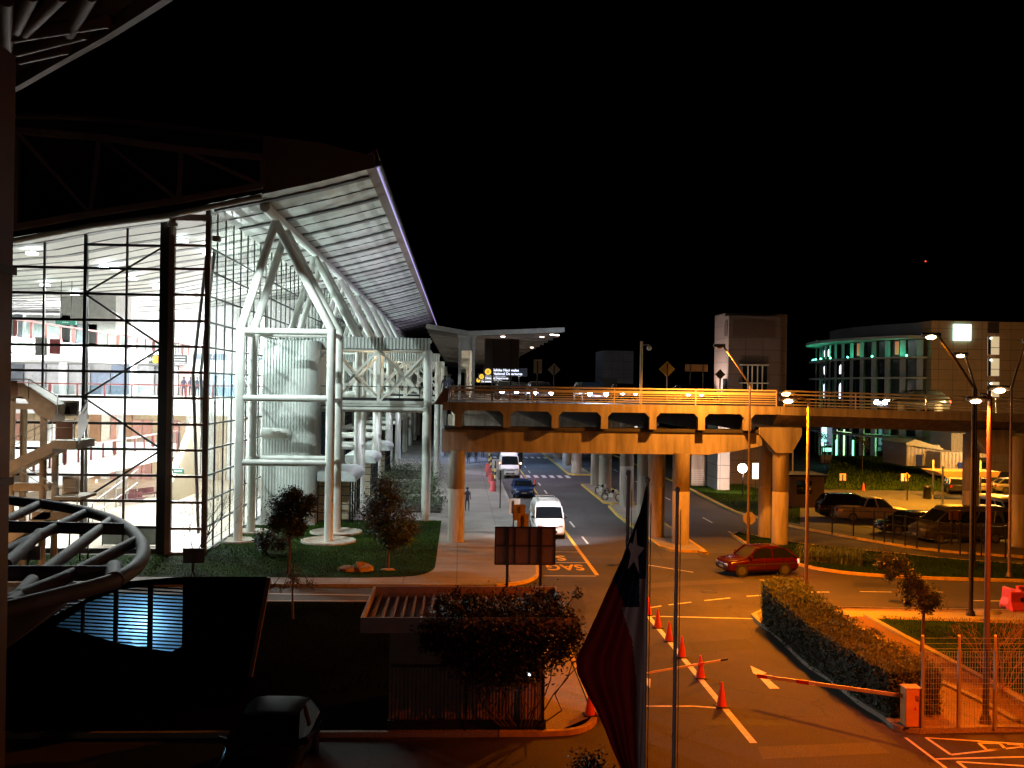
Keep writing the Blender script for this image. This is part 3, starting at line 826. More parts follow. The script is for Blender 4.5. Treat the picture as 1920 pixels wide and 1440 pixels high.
# ================================================================== footbridges
fb = thing('footbridge', 'nearest white steel footbridge with crossed bracing between terminal and elevated road', 'footbridge', (-6, 70, 0), 'footbridges between terminal and elevated road')
def fbridge(Y, root):
    x0, x1 = -12.6, -2.2
    MB().box(x0, x1, Y, Y+3.4, 8.15, 8.42).build('bridge_floor', M_whitesteel, root)
    MB().tube([(x0, Y-.05, 7.95), (x1, Y-.05, 7.95)], .14, 10).tube([(x0, Y+3.4, 7.95), (x1, Y+3.4, 7.95)], .14, 10).box(x0, x1, Y+.1, Y+3.3, 7.7, 7.8).build('floor_beam', M_whitesteel, root)
    mb = MB().ribbed((x0, Y-.3, 12.15), (1, 0, 0), x1-x0+.1, (0, 0, 1), .78, .24, .06, (0, -1, 0)).box(x0, x1+.1, Y-.2, Y+3.7, 12.75, 12.9).box(x0, x1, Y-.2, Y+3.7, 12.1, 12.18)
    mb.build('bridge_roof', M_corr, root)
    n = 3; w = (x1-x0)/n
    for yy in (Y, Y+3.4):
        mb = MB()
        for i in range(n):
            a, b = x0+w*i, x0+w*(i+1)
            mb.bar((a, yy, 8.4), (b, yy, 12.1), .16, .16); mb.bar((a, yy+.05, 12.1), (b, yy+.05, 8.4), .16, .16)
            mb.bar((b, yy, 8.3), (b, yy, 12.2), .2, .2)
        mb.bar((x0, yy, 12.1), (x1, yy, 12.1), .2); mb.bar((x0, yy, 8.42), (x1, yy, 8.42), .2)
        mb.build('truss', M_whitesteel, root)
    mb = MB().bar((x0, Y-.05, 9.5), (x1, Y-.05, 9.5), .05)
    for i in range(8): mb.bar((x0+1.4*i, Y-.05, 8.4), (x0+1.4*i, Y-.05, 9.5), .05)
    mb.bar((x0, Y-.06, 8.62), (x1, Y-.06, 8.62), .04, .22)
    mb.build('handrail', M_dark, root)
    for yy in (Y+.1, Y+3.3):
        MB().tube([(-2.3, yy, .13), (-2.3, yy, 12.1)], .27, 16).build('column', M_whitesteel, root)
    for x in (-9.5, -6.5, -3.6):
        MB().lathe((x, Y+1.7, 12.08), [(.03, 0), (.13, 0), (.13, .03)], 10).build('ceiling_light', emit_mat('lamp_warm', (1, .75, .45), 10), root)
fbridge(70, fb)
for k, nm in ((1, 'second white footbridge, seen just behind the nearest one'), (2, 'third white footbridge in the row, small and far under the canopy'), (3, 'farthest white footbridge of the row')):
    copy_tree(fb, loc=(-6, 70 + 32.6 * k, 0), label=nm)
# ================================================================== canopy over the departures kerb
cn = thing('kerb_canopy', 'long white louvred canopy with butterfly roof over the elevated road', 'canopy', (3, 74, 8.6))
M_canb = mat('canopy_beam_brown', (.07, .055, .045), .6); M_can = mat('canopy_white', (.5, .47, .41), .5, .1)
mb2 = MB()
Yc = 74.0; k = 0
def czf(x): return 13.55 + (.0 if x > .6 else .16 * (.6 - x)) + (.055 * (x - .6) if x > .6 else 0)
while Yc < 215:
    x0, x1 = -2.55, 7.75
    pts = [(x0, czf(x0)), (-1, czf(-1)), (.6, czf(.6)), (4, czf(4)), (x1, czf(x1))]
    mb = MB()
    for a, b in zip(pts, pts[1:]): mb.bar((a[0], Yc, a[1]), (b[0], Yc, b[1]-(.14 if Yc > 75 else 0)), .14, .46 if Yc > 75 else .34)
    mb.build('canopy_beam', M_can if Yc < 75 else M_canb, cn)
    mb2 = MB(); q = [(x, czf(x)) for x in (x0+.1, -1, .6, 3, 5, x1-.1)]
    for a, b in zip(q, q[1:]):
        mb2.add([(a[0], Yc+.07, a[1]-.2), (b[0], Yc+.07, b[1]-.2), (b[0], Yc+4.1, b[1]+.16), (a[0], Yc+4.1, a[1]+.16), (a[0], Yc+.07, a[1]-.14), (b[0], Yc+.07, b[1]-.14), (b[0], Yc+4.1, b[1]+.22), (a[0], Yc+4.1, a[1]+.22)], [(3, 2, 1, 0), (4, 5, 6, 7)])
    mb2.build('canopy_panel', M_can, cn)
    Yc += 4.6

for i in range(7):
    y = 74.6 + i * 20; mb = MB()
    mb.bar((-.02, y, 8.55), (-.02, y, 13.5), .22, .4, (0, 1, 0)); mb.bar((1.0, y, 8.55), (1.0, y, 13.5), .22, .4, (0, 1, 0))
    mb.box(.1, .9, y-.1, y+.1, 12.3, 13.4).box(-.2, 1.2, y-.3, y+.3, 13.3, 13.55)
    mb.build('canopy_post', M_can, cn)
for x, y in ((3.2, 75), (6.9, 74.8), (7.4, 76), (6.4, 78), (4.4, 90), (7.2, 100)):
    MB().lathe((x, y, czf(x)-.32), [(.03, 0), (.16, 0), (.16, .06)], 10).build('canopy_light', emit_mat('lamp_pinkish', (1, .78, .66), 9), cn)
# signs on the deck
M_yelE = emit_mat('sign_yellow_lit', (1, .62, .06), 1.1)
M_whE = emit_mat('sign_white_lit', (.8, .85, 1), 1.7)
M_num = mat('sign_number', (.12, .06, .01), .6)
M_blk = mat('sign_black', (.025, .022, .03), .5)
def lit_sign(px, py, Y, s, lab, l1, l2):
    p = AT(px, py, Y); t = thing('lit_sign', lab, 'direction sign', (p.x, Y, p.z), 'lit direction signs under the canopy')
    wd = 3.0 * s; h = .62 * s
    MB().box(p.x-.35*s, p.x+wd, Y, Y+.15, p.z-h/2, p.z+h/2).build('sign_box', M_blk, t)
    MB().tube([(p.x, Y-.02, p.z), (p.x, Y+.02, p.z)], .24*s, 20).build('sign_disc', M_yelE, t)
    for dx, e_, zz_ in ((-.09, 1, 0), (.09, 1, 0)): MB().bar((p.x+dx*s*.6, Y-.035, p.z-.12*s), (p.x+dx*s*.6, Y-.035, p.z+.12*s), .04*s, .01).build('sign_arrow', M_num, t)
    for i, tx in enumerate((l1, l2)):
        o = lettering(tx, .27*s, (.38*s, -.03, .05*s - .27*s*i), (math.pi/2, 0, 0), M_whE, 1, 1, 'lettering', t)
        o.data.transform(Matrix.Translation((-min(v.co.x for v in o.data.vertices), 0, 0)))
    for sx in (.3, 2.4): MB().bar((p.x+sx*s, Y+.08, 8.6), (p.x+sx*s, Y+.08, p.z-h/2), .07*s).build('sign_post', M_dark, t)
    # left-align
lit_sign(915, 697, 76, 1.0, 'nearest lit sign with a yellow disc and white lettering', 'Salidas Nacionales', 'National Departures')
lit_sign(903, 706, 90, .92, 'middle lit sign with a yellow disc, behind the nearest one', 'Salidas Nacionales', 'National Departures')
lit_sign(897, 713, 108, .9, 'smallest lit sign with a yellow disc, farthest away', 'Salidas Internacionales', 'Departures')
def board(name, lab, x0, x1, yt, yb, Y, posts, base, mt, cat='sign', diamond=False, th=.06, group=None):
    a = AT(x0, yt, Y); b = AT(x1, yb, Y); t = thing(name, lab, cat, ((a.x+b.x)/2, Y, base), group)
    zt, zb_ = a.z, b.z
    mb = MB()
    if diamond:
        cx, cz, r_ = (a.x+b.x)/2, (zt+zb_)/2, (zt-zb_)/2
        pr = [(cx, cz+r_), (cx+r_, cz), (cx, cz-r_), (cx-r_, cz)]
    else: pr = [(a.x, zb_), (b.x, zb_), (b.x, zt), (a.x, zt)]
    mb.ext(pr, 'y', Y, Y+th); mb.build('sign_panel', mt, t, bevel=.01)
    for px in posts:
        x = AT(px, yt, Y).x; MB().bar((x, Y-.06, base), (x, Y-.06, zt-.12*(zt-zb_) if diamond or len(posts) == 1 else zt-.02), .09, .07).build('sign_post', M_dark, t)
    return t, a, b
M_sb = mat('sign_back_light', (.34, .28, .22), .55, .1)
M_sy = mat('sign_yellow_back', (.6, .36, .05), .5)
M_sdk = mat('sign_dark_brown', (.045, .025, .022), .55)
board('large_sign', 'large dark sign board on two posts above the elevated road, seen from behind', 909, 973, 635, 691, 68, (925, 958), 8.6, M_sdk)
board('road_sign', 'pale upright rectangular sign seen from behind on the elevated road', 1001, 1016, 674, 700, 66, (1008,), 8.6, M_sb)
board('road_sign', 'pale diamond sign seen from behind above the left part of the railing', 1027, 1051, 681, 705, 67, (1039,), 8.6, M_sb, diamond=True)
board('road_sign', 'bright yellow diamond sign seen from behind above the railing', 1235, 1267, 677, 707, 66, (1251,), 8.6, M_sy, diamond=True)
board('road_sign', 'small dark diamond sign in front of the concrete tower', 1341, 1360, 692, 712, 66, (1350,), 8.6, M_blk, diamond=True)
board('road_sign', 'dim orange oblong sign far beyond the elevated road', 1285, 1327, 683, 697, 95, (1294, 1318), 8.6, mat('sign_orange_dim', (.35, .15, .03), .6))
# ground signs
t, a, b = board('large_sign', 'big grey sign board seen from behind on two posts behind the vine covered booth', 929, 1040, 988, 1058, 33.5, (952, 1014), .1, M_signback)
mb = MB()
for p, q in (((a.x, a.z), (b.x, a.z)), ((a.x, b.z), (b.x, b.z)), ((a.x, (a.z+b.z)/2), (b.x, (a.z+b.z)/2))): mb.bar((p[0], 33.47, p[1]), (q[0], 33.47, q[1]), .04)
for x in (a.x, a.x+(b.x-a.x)*.33, a.x+(b.x-a.x)*.58, b.x): mb.bar((x, 33.47, b.z), (x, 33.47, a.z), .04)
mb.build('panel_frame', M_dark, t)
board('road_sign', 'first small brown sign beside the white van, highest of the three', 955, 975, 935, 963, 63, (963,), .13, M_sb)
board('road_sign', 'middle small brown sign beside the white van', 963, 985, 946, 976, 58, (974,), .13, mat('sign_brown2', (.14, .09, .06), .6))
board('road_sign', 'lowest small brown sign, just above the big grey board', 970, 991, 963, 991, 54, (981,), .13, mat('sign_brown3', (.12, .075, .05), .6))
board('road_sign', 'grey square sign on a thin post on the pavement left of the van', 933, 945, 880, 900, 78, (938.5,), .13, M_galv)
board('road_sign', 'grey square sign behind the first on the far pavement', 923, 936, 861, 882, 92, (929,), .13, M_galv)
board('notice_board', 'small dark board on a post at the lawn in front of the corner bay', 343, 383, 1028, 1056, 50.5, (363,), .15, M_blk)
board('notice_board', 'small dark board on a post by the stair foot', 36, 75, 1024, 1050, 48, (54,), .15, M_blk)
board('pedestrian_sign', 'yellow diamond warning sign on a dark post at the far car park', 1695, 1707, 886, 899, 86, (1701,), .13, M_sy, diamond=True)
board('notice_sign', 'orange lit panel standing on the grass slope', 1575, 1586, 888, 901, 93, (1580,), .5, emit_mat('panel_orange', (1, .3, .05), .9))
board('notice_sign', 'yellow lit panel on the slope beside the warning sign', 1690, 1703, 888, 902, 93, (1696,), .5, emit_mat('panel_yellow', (1, .6, .15), .9))
board('notice_board', 'dark red board on the parking fence near the minibus', 1780, 1802, 957, 975, 61, (1784, 1798), .13, mat('board_red', (.1, .03, .02), .6))
p = AT(1405, 972, 62); st = thing('stop_sign', 'octagonal sign seen from behind beside the lamp post under the ramp', 'sign', (p.x, 62, .13))
MB().ext([(p.x+.42*math.cos(R(22.5+45*i)), p.z+.42*math.sin(R(22.5+45*i))) for i in range(8)], 'y', 62, 62.03).build('sign_panel', M_sb, st)
MB().bar((p.x, 61.96, .1), (p.x, 61.96, p.z+.1), .06).build('sign_post', M_dark, st)

# ================================================================== towers and hotel
def tb(px0, px1, Y, top_y): a = AT(px0, top_y, Y); b = AT(px1, top_y, Y); return a.x, b.x, a.z
et = thing('elevator_tower', 'tall concrete lift tower with stone cladding right of the elevated road', 'tower', (29, 100, 0)); 
M_stone = ground_mat('stone_cladding', (.3, .24, .2), .12, rough=.7)
def clad(name, col):
    m_ = mat(name, col, .7, var=.12, scale=.8)
    n = m_.node_tree.nodes; l = m_.node_tree.links; b = n['Principled BSDF']
    src = b.inputs['Base Color'].links[0].from_socket
    tc = n.new('ShaderNodeTexCoord'); mp = n.new('ShaderNodeMapping'); mp.inputs['Rotation'].default_value = (R(90), 0, 0); l.new(tc.outputs['Object'], mp.inputs[0])
    bk = n.new('ShaderNodeTexBrick'); bk.offset = 0; bk.inputs['Scale'].default_value = 1; bk.inputs['Brick Width'].default_value = 1.8; bk.inputs['Row Height'].default_value = 1.25
    bk.inputs['Mortar Size'].default_value = .03; bk.inputs['Color1'].default_value = (1, 1, 1, 1); bk.inputs['Color2'].default_value = (.88, .88, .88, 1); bk.inputs['Mortar'].default_value = (.3, .3, .3, 1)
    l.new(mp.outputs[0], bk.inputs['Vector'])
    mx = n.new('ShaderNodeMixRGB'); mx.blend_type = 'MULTIPLY'; mx.inputs[0].default_value = 1
    l.new(src, mx.inputs[1]); l.new(bk.outputs['Color'], mx.inputs[2]); l.new(mx.outputs[0], b.inputs['Base Color'])
    return m_
M_clad = clad('tower_cladding', (.085, .06, .052))
x0, _, zt = tb(1367, 1475, 100, 585); x1 = AT(1476, 600, 101.5).x; zt2 = AT(1400, 592, 100).z
MB().box(x0, x1, 101.5, 105.6, 0, zt).box(x0, AT(1465, 600, 100).x, 100, 101.5, 0, zt2).build('tower_wall', M_clad, et)
mb = MB().box(AT(1383, 0, 100).x, AT(1462, 0, 100).x, 99.9, 100, AT(1400, 632, 100).z, AT(1400, 600, 100).z)
mb.build('louvre_panel', M_sdk, et)
MB().box(x0-.06, x0-.01, 100.4, 101.6, AT(1370, 630, 100).z, AT(1370, 602, 100).z).build('louvre_panel', M_sdk, et)
g = MB().box(AT(1402, 0, 100).x, AT(1447, 0, 100).x, 99.86, 99.96, AT(1400, 731, 100).z, AT(1400, 686, 100).z); w_ = g.build('window', M_carglass, et)
mb = MB()
for px in (1410, 1418, 1428, 1437): mb.box(AT(px, 0, 100).x, AT(px, 0, 100).x+.12, 99.8, 99.85, AT(1400, 731, 100).z, AT(1400, 686, 100).z)
mb.build('mullion', M_galv, w_)
for yy in (684, 718): MB().box(AT(1399, 0, 99).x, AT(1451, 0, 99).x, 98.9, 99.8, AT(1400, yy, 99).z-.05, AT(1400, yy, 99).z+.05).build('ledge', M_galv, et)
MB().box(x0-.06, x0-.01, 100.4, 101.8, AT(1370, 731, 100).z, AT(1370, 710, 100).z).build('window', M_carglass, et)
cw = thing('concrete_wall', 'pale grey concrete wall block at the foot of the lift tower', 'wall', (26.5, 93, 0))
x0, x1 = AT(1338, 0, 97).x, AT(1378, 0, 93).x
MB().box(x0, x0+1.15, 93, 97, 0.1, 6.9).box(x0+1.15, x1, 93.6, 97, 0.1, 6.4).build('wall', clad('grey_block', (.36, .38, .38)), cw)
rw = thing('ramp_wall', 'low ramp wall with a horizontal slat railing left of the concrete block', 'wall', (24, 97, 0))
MB().box(22.9, x0-.05, 97, 97.3, .1, 3.2).build('wall', M_conc, rw)
mb = MB()
for i in range(7): mb.bar((22.9, 96.9, .5+i*.2), (x0-.1, 96.9, .5+i*.2), .05)
mb.bar((22.9, 96.9, 3.9), (x0-.1, 96.9, 3.9), .08); mb.bar((22.9, 97, 6.0), (x0-.5, 96.9, 3.9), .12)
mb.build('slat_railing', M_galv, rw)
lt = thing('grey_tower', 'plain grey concrete tower far behind the elevated road, left of centre', 'tower', (23, 150, 0))
x0, x1, zt = tb(1117, 1188, 150, 657); x0 = AT(1117, 657, 158).x
MB().box(x0, x1, 150, 158, 0, zt).build('tower_wall', clad('grey_cladding', (.1, .1, .16)), lt)
MB().box(AT(1138, 0, 150).x, AT(1168, 0, 150).x, 149.9, 150, AT(1150, 730, 150).z, AT(1150, 710, 150).z).build('window', mat('dim_window', (.02, .03, .08), .2), lt)
# hotel
HY0, HY1 = 118.0, 152.0
ho = thing('hotel', 'hotel with curved balcony slabs lit green and a glowing white square sign', 'hotel', (58, 118, 0))
hx0 = AT(1746, 700, HY0).x; hx1 = AT(2150, 700, HY0).x; hz = AT(1800, 602, HY0).z
M_hclad = clad('hotel_cladding', (.34, .2, .1))
MB().box(hx0, hx1, HY0, HY0+20, 0, hz).build('facade_wall', M_hclad, ho)
PA = Vector((hx0-.4, HY0+1)); PB = Vector((AT(1538, 700, 150).x, 150.0))
def arc(t, off=0.0):
    p = PA.lerp(PB, t); d = (PB-PA).normalized(); nn = Vector((-d.y, d.x))
    if nn.x > 0: nn = -nn
    s_ = 4.2 * (1 - (2*t-1)**2)
    tt = max(0, t)
    return p + nn * (s_ + off)
NS = 28
levels = [(AT(1735, 628, HY0).z, 2.1, .35, 'top'), (AT(1735, 668, HY0).z, 1.5, .18, 'b'), (AT(1735, 707, HY0).z, 1.5, .18, 'b'), (AT(1735, 823, HY0).z+.0, 1.5, .18, 'b')]
M_slab = mat('balcony_slab', (.35, .36, .37), .6)
for z_, off, th_, _k in levels:
    outer = [arc(i/NS, off) for i in range(NS+1)]; inner = [arc(i/NS, -1.5) for i in range(NS+1)]
    tip = PB + (PB-PA).normalized() * 2.0 + Vector((-1.0, 0))
    poly = [(p.x, p.y) for p in outer] + [(tip.x, tip.y)] + [(p.x, p.y) for p in reversed(inner)]
    MB().prism(poly, z_-th_, z_).build('balcony_slab', M_slab, ho)
zt_ = levels[0][0]
poly = [tuple(arc(i/NS, -1.2)) for i in range(NS-6)] + [tuple(arc(1, -9)), tuple(arc(0, -9))]
MB().prism(poly, zt_, zt_+1.7).build('roof', mat('roof_band', (.08, .08, .09), .6), ho)
M_pier = mat('hotel_pier', (.32, .34, .36), .7); M_hwin = mat('hotel_glass', (.01, .012, .015), .08, spec=.8)
M_winlit = emit_mat('window_lit_white', (.75, .85, 1), 3.5); M_winred = emit_mat('window_lit_red', (.8, .2, .1), .35)
zlv = [.2, levels[3][0]-.2, levels[2][0], levels[1][0], levels[0][0]-.3]
zlv = [.2, 4.2, 8.2, levels[2][0], levels[1][0], levels[0][0]-.3]
for li in range(5):
    za, zb2 = zlv[li]+.02, zlv[li+1]-.2
    for i in range(14):
        mb = MB(); a = arc((i+.06)/14); b = arc((i+.42)/14); c_ = arc((i+1.0)/14, -.25); b2 = arc((i+.42)/14, -.25)
        mb.add([(a.x, a.y, za), (b.x, b.y, za), (b.x, b.y, zb2), (a.x, a.y, zb2), (b2.x, b2.y, za), (b2.x, b2.y, zb2)], [(0, 1, 2, 3), (1, 4, 5, 2)])
        mb.build('pier', M_pier, ho)
    for i in range(14):
        c_ = arc((i+1.08)/14, -.25); b2 = arc((i+.4)/14, -.25)
        key = (li, i)
        mt = M_hwin
        wn = MB().quad((b2.x, b2.y, za), (c_.x, c_.y, za), (c_.x, c_.y, zb2), (b2.x, b2.y, zb2)).build('window', mt, ho)
        if key in ((4, 9), (3, 9), (3, 11), (2, 9), (2, 11), (3, 6), (4, 8), (2, 6)):
            q0 = b2.lerp(c_, .3); q1 = b2.lerp(c_, .62); nn = Vector((-.12, -.03))
            zz0 = za + .5
            MB().quad((q0.x+nn.x, q0.y, zz0), (q1.x+nn.x, q1.y, zz0), (q1.x*.5+q0.x*.5+nn.x, q1.y, zb2-.8), (q0.x+nn.x, q0.y, zb2-.5)).build('lit_curtain', M_winlit, wn)
        if key in ((4, 1), (4, 4)):
            q0 = b2.lerp(c_, .2); q1 = b2.lerp(c_, .6)
            MB().quad((q0.x-.12, q0.y, za+.3), (q1.x-.12, q1.y, za+.3), (q1.x-.12, q1.y, zb2-.1), (q0.x-.12, q0.y, zb2-.1)).build('lit_curtain', M_winred, wn)
M_green = emit_mat('lamp_green', (.1, 1, .5), 12)
for t_ in (.04, .2, .35, .5, .62, .72, .8, .88, .94):
    p = arc(t_, 1.0); MB().ball((p.x, p.y, levels[1][0]+.15), .12).build('balcony_lamp', M_green, ho)
for t_ in (.1, .35, .6, .85):
    p = arc(t_, 1.1); lamp('POINT', (p.x, p.y, levels[1][0]+.5), 80, (.08, 1, .5), .2)
for p0 in (PB + (PB-PA).normalized() * .8,): MB().bar((p0.x-.3, p0.y, 0), (p0.x-.3, p0.y, zt_+1), .2).build('corner_post', M_galv, ho)
a = AT(1787, 608, HY0); b = AT(1818, 639, HY0)
MB().box(a.x, b.x, HY0-.35, HY0-.02, b.z, a.z).build('square_sign', emit_mat('sign_cyan_white', (.55, 1, .95), 3.5), ho)
for yt, yb, e_ in ((604, 625, 0), (631, 665, 1), (672, 705, 1), (716, 745, 1)):
    a = AT(1852, yt, HY0); b = AT(1873, yb, HY0)
    wn = MB().box(a.x, b.x, HY0-.05, HY0+.0, b.z, a.z).build('window', emit_mat('stair_window_lit', (1, .78, .45), .55) if e_ else M_sdk, ho)
    if e_:
        m2 = MB().box(a.x, a.x+(b.x-a.x)*.25, HY0-.12, HY0-.06, b.z, a.z).box(a.x, b.x, HY0-.12, HY0-.06, a.z-(a.z-b.z)*.63, a.z-(a.z-b.z)*.6)
        m2.build('window_bar', M_dark, wn); MB().ball((a.x+.3, HY0-.2, a.z-.2), .1).build('stair_lamp', M_lampw, wn)
# hotel entrance with green light
a = AT(1568, 805, 140); b = AT(1594, 858, 140)
MB().box(a.x, b.x, 139.6, 139.8, .2, a.z).build('entrance', emit_mat('entrance_lit', (.7, .95, .5), 1.3), ho)
for x in (a.x-.2, b.x+.2): MB().box(x-.12, x+.12, 139.3, 139.6, .2, a.z-1.5).build('light_tube', emit_mat('tube_green', (.15, 1, .45), 4), ho)
lamp('POINT', ((a.x+b.x)/2, 136, 2.5), 900, (.2, 1, .5), .3)
a = AT(1541, 800, 128); b = AT(1560, 835, 128)
sg = thing('totem_sign', 'blue and green lit sign pillar at the hotel driveway', 'sign', (a.x, 128, 0))
MB().box(a.x, b.x, 128, 128.5, 0, AT(0, 836, 128).z).build('sign_base', M_brownf, sg)
MB().box(a.x, b.x, 128, 128.4, b.z, a.z).build('sign_box', mat('sign_bluegrey', (.3, .4, .6), .4, emit=(.3, .5, .8), estr=.25), sg)
MB().box(a.x, a.x+.6, 127.9, 128, AT(0, 818, 128).z, a.z).build('lit_square', emit_mat('lit_aqua', (.4, 1, .9), 3), sg)
MB().box(a.x+.2, b.x-.1, 127.9, 128, AT(0, 829, 128).z, AT(0, 822, 128).z).build('lit_strip', emit_mat('lit_greenish', (.3, 1, .7), 2), sg)
# dark glossy driveway before hotel
struct('driveway', MB().prism([tuple(G(x, y)[:2]) for x, y in ((1552, 862), (1640, 862), (1850, 888), (1560, 884))], .1, .15), mat('wet_asphalt', (.03, .032, .036), .18, bump=.2))
# container cabins
def cabin(name, lab, x0, x1, yt, yb, Y, depth, mt, ridge=0, blue=None, cat='cabin'):
    a = AT(x0, yt, Y); b = AT(x1, yb, Y); t = thing(name, lab, cat, ((a.x+b.x)/2, Y, b.z))
    mb = MB(); mb.ribbed((a.x, Y, b.z), (1, 0, 0), b.x-a.x, (0, 0, 1), a.z-b.z, .4, .05, (0, -1, 0)); mb.box(a.x, b.x, Y+.02, Y+depth, b.z, a.z); mb.build('wall', mt, t)
    if ridge: MB().ext([(a.x-.2, a.z), (b.x+.2, a.z-.5), (b.x+.2, a.z-.3), ((a.x+b.x)/2-1, a.z+ridge), (a.x-.2, a.z+.2)], 'y', Y-.3, Y+depth).build('roof', M_galv, t)
    if blue:
        for u0, u1 in blue:
            c0 = AT(u0, yt+8, Y); c1 = AT(u1, yb-2, Y)
            MB().box(c0.x, c1.x, Y-.16, Y-.08, c1.z, c0.z-.6).build('door', mat('blue_tarp', (.01, .03, .3), .5), t)
    return t
M_cab = mat('cabin_paint', (.38, .36, .42), .5)
cabin('site_cabin', 'grey gabled site cabin with a blue door below the hotel', 1700, 1762, 834, 874, 104, 6, M_cab, ridge=.6, blue=((1717, 1728),))
cabin('site_cabin', 'lower grey cabin with a blue door at the right of the gabled one', 1763, 1812, 848, 884, 101, 6, M_cab, blue=((1795, 1809),))
cabin('container', 'tall orange lit ribbed container behind the cabins', 1784, 1812, 812, 850, 108, 5, mat('container_grey', (.4, .36, .34), .5), cat='container')
cabin('container', 'bright cream container wall at the right, lit strongly', 1812, 1856, 812, 858, 108, 5, mat('container_cream', (.6, .45, .28), .5), cat='container')
# radio mast
rm = thing('radio_mast', 'thin lattice radio mast with a red light on the horizon', 'mast', (100, 220, 0))
pt = AT(1735, 490, 220); mb = MB()
for dx, dy in ((-.5, 0), (.5, 0), (0, .8)): mb.bar((pt.x+dx, 220+dy, 0), (pt.x+dx*.4, 220+dy, pt.z), .12)
for i in range(24):
    z = pt.z*i/24; mb.bar((pt.x-.5, 220, z), (pt.x+.5, 220, z+pt.z/24), .07)
mb.build('lattice', M_dark, rm)
MB().ball((pt.x, 219.9, pt.z), .18).build('warning_light', emit_mat('lamp_red', (1, .06, .04), 2), rm)

# ================================================================== street lamps
M_sodE = emit_mat('lamp_sodium', (1, .66, .32), 45)
M_pole = mat('pole_paint', (.16, .12, .1), .5, .3)
SOD = (1.0, .42, .075)
def street_lamp(lab, base, topz, head, lit=0, r=.09, watts=0, mt=None, headsize=1.0, back=None, col=SOD, spot_target=None, gx=True):
    b = Vector(base); h = Vector(head)
    t = thing('street_lamp', lab, 'street lamp', b, 'street lamps round the junction')
    elbow = Vector((b.x, b.y, topz))
    MB().tube([b, elbow], r, 12, True, r*.7).build('pole', mt or M_pole, t)
    MB().lathe(b, [(r*2, 0), (r*2, .04), (r*1.3, .25)], 12).build('base_plate', mt or M_pole, t)
    side = (h - elbow); side.z = 0
    if side.length > .01: side.normalize()
    else: side = Vector((-1, 0, 0))
    mid = elbow.lerp(h, .8) + Vector((0, 0, .12))
    MB().tube([elbow - Vector((0, 0, .1)), elbow + (mid-elbow)*.5, mid, h + Vector((0, 0, .06)) - side*.1], r*.62, 10).build('arm', mt or M_pole, t)
    s_ = headsize
    mb = MB(); a = h - side*.25*s_; c_ = h + side*.55*s_
    mb.tube([a, a.lerp(c_, .2), a.lerp(c_, .75), c_], .11*s_, 10, True, .09*s_)
    mb.build('lamp_head', mt or M_pole, t)
    gl = MB().ball(h + side*.15*s_ - Vector((0, 0, .1*s_)), .2*s_, (1, 1, .45)).build('lamp_glass', M_sodE if lit else M_galv, t)
    if watts: lamp('SPOT', h + side*.15*s_ - Vector((0, 0, .22*s_)), watts, col, .12, target=spot_target or (h + Vector((0, 0, -5)) - Vector((0, 0, 0))), angle=168, blend=.35)
    return t
g1 = G(1511, 1140, .1); h1 = AT(1484, 748, g1.y)
street_lamp('thin lamp post behind the hedge head, lit head on a short arm', g1, AT(1517, 750, g1.y).z+.02, h1, 1, .09, 21000, col=(1, .22, 0))
g2 = G(1402, 1036, .1); street_lamp('lamp post in front of the ramp with an unlit head on a bent arm', g2, AT(1405, 720, g2.y).z, AT(1352, 648, g2.y-1.0), 0, .085, 9500, col=(1, .31, .03))
g3 = G(1820, 1155, .1); street_lamp('dark lamp post with the highest bent arm, right of the hotel windows', g3, AT(1829, 722, g3.y).z, AT(1752, 628, g3.y), 1, .1, 2600, mt=M_dark, col=(1, .25, 0))
g4 = G(1826, 1063, .13); street_lamp('lamp post whose glowing head is just below the white square', g4, AT(1836, 728, g4.y).z, AT(1806, 664, g4.y), 1, .09, 160, mt=M_dark, col=(1, .3, 0))
g5 = G(1848, 1357, .12); street_lamp('nearest lamp post at the fence with a dark box head at railing height', g5, AT(1856, 742, g5.y).z, AT(1836, 748, g5.y), 1, .09, 3800, headsize=.7, col=(1, .15, .008))
g6 = G(1892, 1082, .13); street_lamp('lamp post at the right edge with an arm leaning right', g6, AT(1896, 724, g6.y).z, AT(1926, 640, g6.y), 1, .085, 160, col=(1, .28, 0))
g7 = AT(1866, 727, 92); street_lamp('glaring lamp in front of the hotel stair windows', (g7.x-.4, 92, 1), g7.z, (g7.x, 92, g7.z), 1, .07, 9000, headsize=2.6, col=(1, .42, .05))
g8 = AT(1480, 735, 92); street_lamp('glaring orange lamp at the ramp railing left of the hotel', (g8.x+.4, 92, 1), g8.z, (g8.x, 92, g8.z), 1, .07, 300, headsize=2.0)
pc = AT(1203, 640, 64); cp = thing('camera_pole', 'pale pole with a hanging dome camera on the elevated road', 'camera pole', (pc.x, 64, 8.6))
MB().tube([(pc.x, 64, 8.57), (pc.x, 64, pc.z)], .09, 12).build('pole', mat('pole_pale', (.5, .4, .24), .5), cp)
MB().bar((pc.x, 64, pc.z-.25), (pc.x+.5, 64, pc.z-.2), .05).build('arm', M_galv, cp); MB().ball((pc.x+.5, 64, pc.z-.42), .17).build('camera_dome', M_galv, cp)
